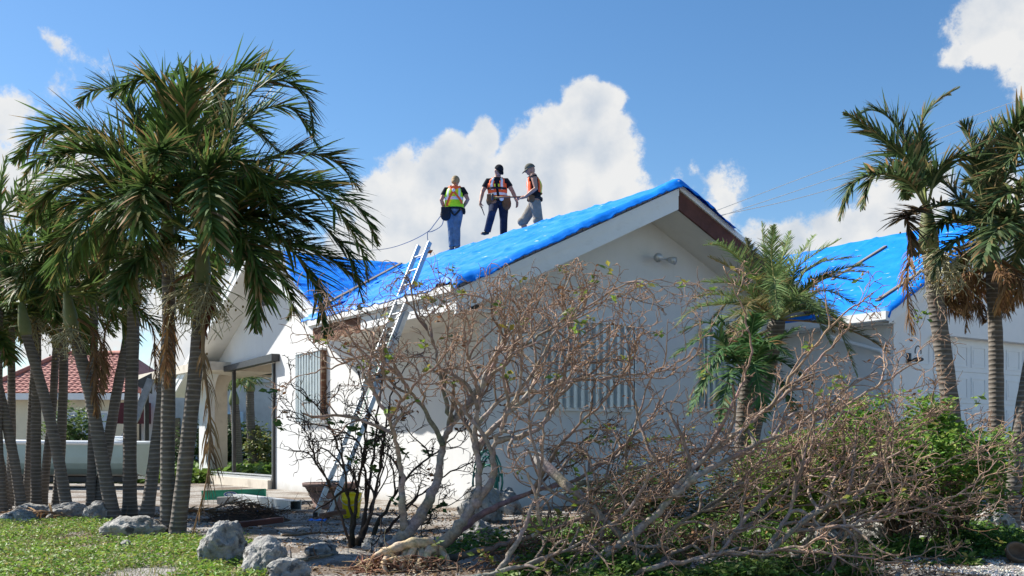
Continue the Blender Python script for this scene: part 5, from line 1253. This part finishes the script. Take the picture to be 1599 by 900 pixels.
    for z in (.14,.78):
        b=MB();b.box((p.x-.36,p.y-.005,z),(p.x+.38,p.y+.035,z+.06));b.build('rail',M['boatwhite'],root)
    for x in (-.37,.33):
        b=MB();b.box((p.x+x,p.y-.01,0),(p.x+x+.05,p.y+.04,.139));b.build('foot',M['boatwhite'],root)
    # broken gutter hanging off the patio cover
    a=at(236,592,29.5);m=at(214,648,29.3);e=at(176,716,29.0);b=MB();b.beam(a,m,.22,.05,up=(0,-1,.3));b.beam(m+Vector((.02,0,0)),e,.22,.05,up=(0,-1,.6));o=b.build('broken_gutter',mat('grey_gutter',(.22,.22,.22),.5,.3,5));tag(o,'bent grey gutter strip hanging from the patio corner','gutter')
    a=at(212,600,29.6);b=MB();b.prism([at(206,598,29.6),at(236,583,29.6),at(236,615,29.6)],(0,.1,0));o=b.build('torn_awning',M['dark_alu']);tag(o,'dark torn triangle of awning at the patio corner','awning')
    # wires
    rngw=[((1090,340,55),(1340,243,60),(1620,146,66)),((1100,346,55),(1340,262,60),(1620,158,66)),((1100,342,52),(1300,292,56),(1620,190,62))]
    for i,(a,m,e) in enumerate(rngw):
        b=MB();b.tube(catmull([at(*a),at(*m)-Vector((0,0,.1)),at(*e)],12),.018,5);o=b.build('power_line',mat('wire_aluminium',(.55,.56,.57),.5,.1,5),smooth=True)
        tag(o,['uppermost of the three power lines behind the garage','middle of the three power lines behind the garage','lowest of the three power lines behind the garage'][i],'power line','power lines across the sky')
props()

# ------------------------------------------------------------------ people
def ering(c,ax,r,ux,uy,n=14): 
    return [c+ux*math.cos(2*math.pi*i/n)*r[0]+uy*math.sin(2*math.pi*i/n)*r[1] for i in range(n)]
def limbloft(b,pts,rads,side,n=12,m=0):
    """pts joint centres, rads (across, deep), side = across direction"""
    pts=[Vector(p) for p in pts];rings=[];K=len(pts)
    for i,p in enumerate(pts):
        tg=(pts[min(i+1,K-1)]-pts[max(i-1,0)]).normalized();ux=side-tg*side.dot(tg)
        if ux.length<1e-3: ux=tg.orthogonal()
        ux.normalize();uy=tg.cross(ux);r=rads[i];r=r if hasattr(r,'__len__') else (r,r);rings.append(ering(p,tg,r,ux,uy,n))
    b.loft(rings,m)
def seg(a,c,rs,k=None):
    a=Vector(a);c=Vector(c);n=len(rs);return [a.lerp(c,i/(n-1)) for i in range(n)],list(rs)
def chain(b,joints,rlists,side,n=12,m=0,grow=0):
    pts=[];rads=[]
    for i in range(len(joints)-1):
        p,r=seg(joints[i],joints[i+1],rlists[i])
        if i: p=p[1:];r=r[1:]
        pts+=p;rads+=r
    rads=[tuple(x+grow for x in (r if hasattr(r,'__len__') else (r,r))) for r in rads]
    limbloft(b,pts,rads,side,n,m)
def remesh(o,vox,it=4,fac=.5):
    m=o.modifiers.new('remesh','REMESH');m.mode='VOXEL';m.voxel_size=vox;m.use_smooth_shade=True
    s=o.modifiers.new('smooth','SMOOTH');s.iterations=it;s.factor=fac
    return o
UP=Vector((0,0,1))
def person(loc,rz,scale,label,J,cloth):
    root=thing('person',label,'person',tuple(loc),rz);root.scale=(scale*1.10,scale*1.10,scale*1.01)
    X=Vector((1,0,0))
    V=lambda k:Vector(J[k])
    body=MB()
    # torso
    pel,ch,nk,hd=V('pelvis'),V('chest'),V('neck'),V('head')
    sx=V('shR')-V('shL');sx.normalize()
    mid=pel.lerp(ch,.5)
    fwd=UP.cross(sx).normalized()*-1
    tp=[pel+Vector((0,0,-.07)),pel,mid,ch,ch.lerp(nk,.6),nk];tr=[(.13,.10),(.165,.115),(.145,.10),(.17,.115),(.15,.09),(.065,.06)]
    limbloft(body,tp,tr,sx,16);limbloft(body,[nk-Vector((0,0,.02)),nk.lerp(hd,.55)],[(.062,.06),(.055,.056)],sx,12)
    face=V('face')-hd;face.normalize();fu=(UP-face*face.z).normalized();fs=face.cross(fu)
    rot=Matrix((fs,face,fu)).transposed()
    body.ell(hd,(.076,.098,.118),0,18,14,rot=rot);body.ell(hd+face*.03-fu*.055,(.056,.062,.062),0,14,10,rot=rot)
    body.ell(hd+face*.098-fu*.02,(.013,.022,.026),0,8,6,rot=rot)           # nose
    body.ell(hd+face*.085-fu*.068,(.028,.012,.012),0,8,6,rot=rot)          # lips
    for s in (-1,1):
        body.ell(hd+fs*s*.078-fu*.015,(.012,.022,.034),0,8,6,rot=rot)       # ears
        body.ell(hd+fs*s*.034+face*.082+fu*.018,(.024,.014,.010),0,8,6,rot=rot) # brow
    for s in 'LR':
        sh,el,wr,hp,kn,an=V('sh'+s),V('el'+s),V('wr'+s),V('hip'+s),V('kn'+s),V('an'+s)
        chain(body,[ch.lerp(nk,.45).lerp(sh,.55),sh,el,wr],[(.07,.068),(.058,.056,.048,.042),(.044,.043,.034,.028)],fwd,12)
        chain(body,[hp+Vector((0,0,.05)),kn,an],[(.095,.088,.075,.058),(.058,.06,.050,.038)],fwd,12)
        # foot
        ft=V('toe'+s);limbloft(body,[an+Vector((0,0,.02)),an-Vector((0,0,.05)),an.lerp(ft,.5)-Vector((0,0,.035)),ft],[(.035,.035),(.038,.04),(.042,.03),(.03,.02)],sx,10)
        # hand
        hdirn=V('hd'+s).normalized();hn=V('hn'+s);hn=(hn-hdirn*hn.dot(hdirn)).normalized();hs=hdirn.cross(hn)
        limbloft(body,[wr,wr+hdirn*.03,wr+hdirn*.085],[(.026,.02),(.036,.016),(.040,.014)],hs,10)
        curl=J.get('curl'+s,.7)
        for fi,(off,ln) in enumerate(((-.030,.066),(-.010,.076),(.010,.072),(.029,.058))):
            p=wr+hdirn*.08+hs*off;d=hdirn.copy();pts=[p-hdirn*.02,p]
            for k in range(3): d=(d+hn*curl*.62).normalized();p=p+d*ln*(.42,.33,.25)[k];pts.append(p)
            limbloft(body,pts,[.0105,.0105,.010,.009,.007],hs,8)
        p=wr+hdirn*.03-hs*.03;d=(hdirn*.7-hs*.7+hn*.35).normalized();pts=[wr+hdirn*.02,p]
        for k in range(2): p=p+d*.034;d=(d+hn*curl*.5+hdirn*.3).normalized();pts.append(p)
        limbloft(body,pts,[.015,.014,.012,.009],hn,8)
    o=body.build('body',M['skin'],root,local=True,smooth=True);remesh(o,.007,2)
    # clothing
    def garment(name,mt,fn,vox=.011,it=5):
        b=MB();fn(b);g=b.build(name,mt,root,local=True,smooth=True);remesh(g,vox,it);return g
    sleeve=cloth.get('sleeve',.5)
    def shirt(b):
        limbloft(b,[pel-Vector((0,0,.03)),pel+Vector((0,0,.03)),mid,ch,ch.lerp(nk,.6),nk-Vector((0,0,.015))],[(.18,.13),(.18,.128),(.163,.116),(.186,.128),(.165,.103),(.078,.072)],sx,18)
        for s in 'LR':
            sh,el=V('sh'+s),V('el'+s)
            if sleeve>0: chain(b,[ch.lerp(nk,.45).lerp(sh,.5),sh,sh.lerp(el,sleeve*.5),sh.lerp(el,sleeve)],[(.078,.074),(.068,.066),(.066,.070)],fwd,12)
            else: chain(b,[ch.lerp(nk,.45).lerp(sh,.4),sh.lerp(ch,.06)],[(.085,.086)],fwd,12)
    garment('shirt',M['tee'],shirt)
    tl=cloth.get('trouser_to',1.0)
    def trousers(b):
        limbloft(b,[pel+Vector((0,0,.045)),pel,pel-Vector((0,0,.09))],[(.165,.118),(.178,.125),(.168,.122)],sx,18)
        for s in 'LR':
            hp,kn,an=V('hip'+s),V('kn'+s),V('an'+s)
            e=kn.lerp(an,tl) if tl<=1 else an
            if cloth.get('shorts'): chain(b,[hp,kn,kn.lerp(an,.12)],[(.115,.11,.10,.095),(.098,.10)],fwd,14)
            else: chain(b,[hp,kn,e-Vector((0,0,.03))],[(.112,.104,.092,.080),(.080,.080,.074,.074)],fwd,14)
    garment('trousers',cloth['trousers'],trousers)
    bt=[]
    for s in 'LR':
        def boot(b,s=s):
            an,ft=V('an'+s),V('toe'+s);limbloft(b,[an+Vector((0,0,.05)),an-Vector((0,0,.01)),an-Vector((0,0,.05)),an.lerp(ft,.5)-Vector((0,0,.04)),ft],[(.056,.058),(.05,.055),(.05,.055),(.052,.04),(.040,.030)],sx,12)
        garment('boot',cloth['boot'],boot,.009,3)
    # vest: an open shell a little outside the shirt
    vest=cloth['vest'];open_=cloth.get('vest_open',0)
    prof=[(pel+Vector((0,0,cloth.get('vest_hem',.02))),(.196,.145)),(mid,(.182,.133)),(ch,(.20,.143)),(ch.lerp(nk,.5),(.185,.125)),(ch.lerp(nk,.80),(.125,.098))]
    b=MB();K=48;rows=[]
    sp=catmull([p for p,_ in prof],5);rx=np.interp(np.linspace(0,4,len(sp)),range(5),[r[0] for _,r in prof]);ry=np.interp(np.linspace(0,4,len(sp)),range(5),[r[1] for _,r in prof])
    vs=[];fcs=[];ok=[]
    front=V('face').copy();fr_=fwd if fwd.dot(V('bodyfront'))>0 else -fwd
    for i,p in enumerate(sp):
        for j in range(K):
            a=2*math.pi*j/K;q=p+sx*math.cos(a)*rx[i]*(1+.02*math.sin(5*a+i))+fr_*math.sin(a)*ry[i]*(1+.03*math.sin(4*a+i*.7));vs.append(q)
            u=i/(len(sp)-1)
            arm=abs(math.cos(a))>.80 and u>.60
            vneck=math.sin(a)>0 and abs(math.cos(a))<.12+.75*max(0,u-.55)*1.0*open_+.0 and u>.5 and open_
            gap=math.sin(a)>0 and abs(math.cos(a))<.05+open_*.05 and open_
            sgap=cloth.get('side_gap') and abs(math.cos(a))>.90
            ok.append(not(arm or vneck or gap or sgap))
    mi=[]
    for i in range(len(sp)-1):
        for j in range(K):
            q=(i*K+j,i*K+(j+1)%K,(i+1)*K+(j+1)%K,(i+1)*K+j)
            if all(ok[k] for k in q):
                fcs.append(q);a=2*math.pi*(j+.5)/K;u=(i+.5)/(len(sp)-1);mi.append(cloth['stripe'](a,u))
    b.add(vs,fcs);b.m=mi;g=b.build('vest',[vest,M['reflect'],M['lime'],M['hi_orange'],M['hi_yellow']],root,local=True,smooth=True)
    s_=g.modifiers.new('solid','SOLIDIFY');s_.thickness=.012;s_.offset=1
    # head wear, hair, eyes
    hm=cloth.get('hat')
    if cloth.get('hair'):
        b=MB();b.ell(hd-face*.022+fu*.016,(.087,.098,.118),0,18,12,rot=rot);b.ell(hd-face*.065-fu*.045,(.066,.05,.075),0,12,8,rot=rot);g=b.build('hair',M['hair'],root,local=True,smooth=True);remesh(g,.009,2)
    b=MB()
    for s in (-1,1): b.ell(hd+fs*s*.033+face*.090+fu*.0,(.013,.008,.008),0,8,6,rot=rot)
    b.build('eye',M['black'],root,local=True,smooth=True)
    if hm:
        b=MB();rings=[]
        for k in range(8):
            th=k/7*math.pi/2;r=math.cos(th)*.96+.02;rings.append([hd+fu*.028+fs*math.cos(a)*.091*r+face*(math.sin(a)*.112*r-.008)+fu*math.sin(th)*.108 for a in np.linspace(0,6.2832,25)[:-1]])
        b.loft(rings);cap=b.build('cap',hm,root,local=True,smooth=True)
        if cloth.get('brim'):
            b=MB();bd=face if cloth['brim']>0 else -face;bd=(bd-fu*.25).normalized();inner=[];outer=[]
            for a in np.linspace(-1.25,1.25,13):
                inner.append(hd+fu*.030+fs*math.sin(a)*.088+face*math.copysign(1,cloth['brim'])*math.cos(a)*.10);outer.append(hd+fu*.022+fs*math.sin(a)*.080+bd*(math.cos(a)*.19))
            vs=inner+outer;n=13;b.add(vs,[(i,i+1,n+i+1,n+i) for i in range(n-1)]);br=b.build('cap_brim',hm,cap,local=True,smooth=True,fixn=False);s_=br.modifiers.new('solid','SOLIDIFY');s_.thickness=.008
    return root,dict(sx=sx,fr=fr_,pel=pel)
def pouch(root,c,r,mt,name='tool_pouch'):
    b=MB();n=8
    c=Vector(c);b.ell(c,r,0,12,8);b.box(tuple(c+Vector((-r[0]*.8,-r[1]*.9,r[2]*.3))),tuple(c+Vector((r[0]*.8,r[1]*.9,r[2]*1.15))));o=b.build(name,mt,root,local=True,smooth=False);remesh(o,.014,3);return o
def belt(root,p,rx,ry,sx,fr_,mt,h=.05,name='tool_belt'):
    b=MB();r=[]
    for z,k in ((-h/2,1),(-h/2,1.08),(h/2,1.08),(h/2,1)): r.append([p+sx*math.cos(a)*rx*k+fr_*math.sin(a)*ry*k+Vector((0,0,z)) for a in np.linspace(0,6.2832,33)[:-1]])
    b.loft(r+[r[0]],cap=False);return b.build(name,mt,root,local=True,smooth=True)
def strap(root,pts,w_,mt,name='harness_strap',off=.0):
    b=MB();sp=catmull(pts,6)
    for i in range(len(sp)-1): b.beam(sp[i],sp[i+1],w_,.012,up=(0,1,0.01))
    return b.build(name,mt,root,local=True)
def people():
    # 1. back turned, yellow vest with orange harness. local axes: x right, -y towards the camera
    L1=H(3.83,6.72,0);L1.z=zm(3.83)+.05
    J=dict(pelvis=(-.01,.02,.96),chest=(-.02,.03,1.28),neck=(0,.05,1.50),head=(.015,.085,1.625),face=(.07,.30,1.52),bodyfront=(0,1,0),
      shL=(-.19,.03,1.405),shR=(.18,.03,1.41),elL=(-.285,-.01,1.16),wrL=(-.215,.05,.93),elR=(.285,-.02,1.17),wrR=(.165,.16,1.0),
      hipL=(-.095,.02,.92),hipR=(.085,.02,.92),knL=(-.075,.06,.50),knR=(.045,.02,.50),anL=(-.055,.0,.09),anR=(.055,-.04,.10),toeL=(-.11,.19,.03),toeR=(.10,.15,.045),
      hdL=(.2,.1,-1),hnL=(.6,.5,0),hdR=(-.7,.6,-.2),hnR=(-.2,.2,-.7),curlL=.9,curlR=.9)
    def st1(a,u):
        if math.sin(a)<0 and (.30<u<.40): return 1
        if .50<abs(math.cos(a))<.70 and u>.30: return 1
        return 0
    p1,d=person(L1,0,1.0,'worker with his back turned in a yellow vest, orange harness and faded jeans',J,dict(trousers=M['denim'],boot=M['boot'],vest=M['hi_yellow'],stripe=st1,hat=M['camo'],hair=True,sleeve=.55))
    belt(p1,Vector((-.01,.02,.985)),.185,.135,d['sx'],d['fr'],M['blackcloth'],.075)
    pouch(p1,(-.19,-.08,.80),(.12,.08,.15),M['blackcloth']);pouch(p1,(.205,-.02,.88),(.035,.06,.07),M['blackcloth'])
    y=-.14
    strap(p1,[(-.13,-.02,1.475),(-.06,-.125,1.40),(.03,-.155,1.27),(.13,-.14,1.13),(.165,-.10,1.05)],.045,M['hi_orange']);strap(p1,[(.13,-.02,1.475),(.03,-.13,1.40),(-.07,-.158,1.25),(-.13,-.15,1.10),(-.165,-.11,1.0)],.045,M['hi_orange'])
    strap(p1,[(-.09,-.105,1.46),(-.02,-.13,1.43),(.08,-.105,1.46)],.05,M['hi_orange']);
    b=MB();b.ell((-.015,-.165,1.355),(.035,.014,.04));b.build('harness_ring',M['reflect'],p1,local=True,smooth=True)
    strap(p1,[(-.10,-.10,.93),(-.02,-.125,.80),(.02,-.12,.79),(.13,-.10,.92)],.04,M['blackcloth'],'leg_strap')
    # 2. facing the camera, dark cap, orange vest, knee raised
    L2=H(4.02,5.15,0);L2.z=zm(4.02)+.02
    J=dict(pelvis=(.03,.02,.93),chest=(-.01,-.03,1.24),neck=(.01,-.07,1.46),head=(.03,-.14,1.565),face=(.17,-.38,1.38),bodyfront=(0,-1,0),
      shL=(-.195,-.03,1.36),shR=(.19,-.03,1.365),elL=(-.305,-.03,1.12),wrL=(-.345,-.12,.875),elR=(.31,-.03,1.14),wrR=(.40,-.12,.89),
      hipL=(-.065,.02,.90),hipR=(.125,.02,.90),knL=(-.10,-.30,.60),knR=(.13,-.06,.48),anL=(-.205,-.16,.235),anR=(.125,0,.08),toeL=(-.32,-.22,.16),toeR=(.16,-.17,.03),
      hdL=(-.05,-.1,-1),hnL=(.7,-.5,0),hdR=(.08,.0,-1),hnR=(-.6,-.4,0),curlL=1.1,curlR=.4)
    def st2(a,u):
        c=math.cos(a)
        if .05<abs(c)<.22 and u>.42 and math.sin(a)>0: return 2
        if .40<abs(c)<.58 and u>.36: return 1
        if .16<u<.27: return 1
        if u<.10: return 4
        if .27<u<.31: return 0
        return 0
    p2,d=person(L2,0,1.0,'worker facing us in a dark cap and orange striped vest with one knee raised',J,dict(trousers=M['denim_dark'],boot=M['black'],vest=M['hi_orange'],stripe=st2,hat=M['tee'],brim=1,sleeve=.58,vest_open=1))
    belt(p2,Vector((.03,.015,.965)),.19,.145,d['sx'],d['fr'],M['leather'],.06);pouch(p2,(-.14,-.13,.90),(.09,.06,.12),M['leather']);pouch(p2,(.19,-.10,.84),(.10,.06,.15),M['leather'])
    strap(p2,[(-.19,-.10,1.18),(-.08,-.175,1.175),(.06,-.175,1.175),(.18,-.10,1.18)],.045,M['blackcloth'],'chest_strap')
    b=MB();b.ell((.09,-.19,.93),(.045,.02,.05));b.build('tape_measure',M['reflect'],p2,local=True,smooth=True)
    # light faded patch on the raised thigh is part of the denim; a small tool in his hand
    a=p2.matrix_basis@Vector((-.345,-.14,.82)); e=p2.matrix_basis@Vector((-.22,-.17,.58))
    b=MB();b.tube([L2+Vector((-.39,-.17,.81)),L2+Vector((-.335,-.2,.71)),L2+Vector((-.285,-.2,.57))],[.016,.012,.009],8);o=b.build('pry_bar',M['black'],smooth=True);tag(o,'short dark pry bar in the hand of the knee raised worker','pry bar')
    # 3. profile to the left, olive cap, orange vest, khaki shorts
    L3=H(4.22,4.02,0);L3.z=zm(4.22)-.12
    J=dict(pelvis=(.03,0,.98),chest=(.02,0,1.29),neck=(-.02,0,1.515),head=(-.065,-.005,1.64),face=(-.36,-.06,1.53),bodyfront=(-1,0,0),
      shL=(.0,-.20,1.45),shR=(.0,.19,1.45),elL=(.045,-.25,1.17),wrL=(-.16,-.24,1.00),elR=(-.02,.20,1.16),wrR=(-.24,.0,1.03),
      hipL=(.03,-.10,.93),hipR=(.03,.10,.93),knL=(.10,-.13,.50),knR=(-.20,.08,.53),anL=(.13,-.12,.09),anR=(-.10,.10,.09),toeL=(-.08,-.15,.03),toeR=(-.30,.08,.03),
      hdL=(-1,.15,-.05),hnL=(0,.6,-.6),hdR=(-.9,-.5,0),hnR=(0,-.5,-.6),curlL=1.2,curlR=1.2)
    def st3(a,u):
        c=math.cos(a)
        if .42<abs(c)<.62 and math.sin(a)<.3: return 2
        if .42<abs(c)<.55 and math.sin(a)>0 and u>.2: return 1
        return 0
    p3,d=person(L3,0,1.0,'worker in profile with olive cap, black sleeveless shirt, orange vest and khaki shorts',J,dict(trousers=M['khaki'],shorts=True,boot=M['boot'],vest=M['hi_orange'],stripe=st3,hat=M['olive'],brim=1,sleeve=.12,vest_open=1,vest_hem=.14,side_gap=True))
    belt(p3,Vector((.03,0,1.0)),.18,.145,d['sx'],d['fr'],M['blackcloth'],.05);pouch(p3,(-.04,-.20,.95),(.07,.05,.07),M['leather'])
    for kn,nm in (((.10,-.13,.52),1),((-.20,.08,.54),1)):
        b=MB();b.ell((kn[0]-.03,kn[1],kn[2]),(.085,.10,.09));o=b.build('knee_pad',M['khaki'],p3,local=True,smooth=True)
    w3=L3+Vector((-.26,-.24,1.01))
    root=thing('hammer','wooden handled hammer held level by the worker in profile','hammer',tuple(w3))
    b=MB();b.tube([w3+Vector((.06,.0,.0)),w3+Vector((-.2,-.0,-.005)),w3+Vector((-.62,-.0,-.01))],[.019,.016,.016],8);b.build('handle',M['wood'],root,smooth=True)
    b=MB();b.tube([w3+Vector((-.63,-.02,.06)),w3+Vector((-.63,-.0,-.0)),w3+Vector((-.63,.0,-.07))],[.02,.022,.018],8);b.build('head',M['dark_alu'],root,smooth=True)
    # 4. crouching behind the ridge, only the vest shows
    L4=H(4.95,4.35,0);L4.z=zm(4.95)+.03
    J=dict(pelvis=(.12,.1,.42),chest=(-.02,0,.62),neck=(-.16,0,.70),head=(-.27,-.02,.70),face=(-.5,-.05,.5),bodyfront=(-1,0,-.6),
      shL=(-.10,-.19,.66),shR=(-.10,.19,.66),elL=(-.2,-.24,.42),wrL=(-.30,-.2,.2),elR=(-.2,.22,.42),wrR=(-.3,.18,.2),
      hipL=(.1,-.1,.38),hipR=(.1,.1,.38),knL=(-.14,-.16,.34),knR=(-.14,.16,.34),anL=(.1,-.14,.08),anR=(.1,.14,.08),toeL=(-.06,-.15,.02),toeR=(-.06,.15,.02),
      hdL=(-.6,0,-.8),hnL=(0,.5,-.3),hdR=(-.6,0,-.8),hnR=(0,-.5,-.3),curlL=.8,curlR=.8)
    person(L4,0,1.0,'crouching worker whose yellow and orange vest shows between the legs of the man in khaki',J,dict(trousers=M['denim_dark'],boot=M['boot'],vest=M['hi_yellow'],stripe=lambda a,u: 3 if .3<u<.5 else (1 if .5<u<.6 else 0),hat=M['tee'],brim=1,sleeve=.5))
    # safety rope from worker 1
    h=L1+Vector((-.29,-.05,.84));far=H(3.7,11.0,0);far.z=zm(3.7)+.08
    m=at(668,362,L1.y+.3)
    b=MB();b.tube(catmull([h,h.lerp(m,.5)+Vector((0,0,-.02)),m,at(640,377,L1.y+.8),at(605,388,L1.y+1.6),at(560,392,L1.y+2.4)],8),.011,6);b.tube(catmull([h+Vector((.04,0,-.06)),at(690,352,L1.y+.1),at(676,361,L1.y+.2),m],6),.011,6);b.tube(catmull([m,at(668,372,L1.y+.3),at(671,384,L1.y+.3),at(673,398,L1.y+.2)],6),.011,6)
    o=b.build('safety_rope',M['rope'],smooth=True);tag(o,'grey safety rope running from the yellow vested worker down the ridge','rope')
people()
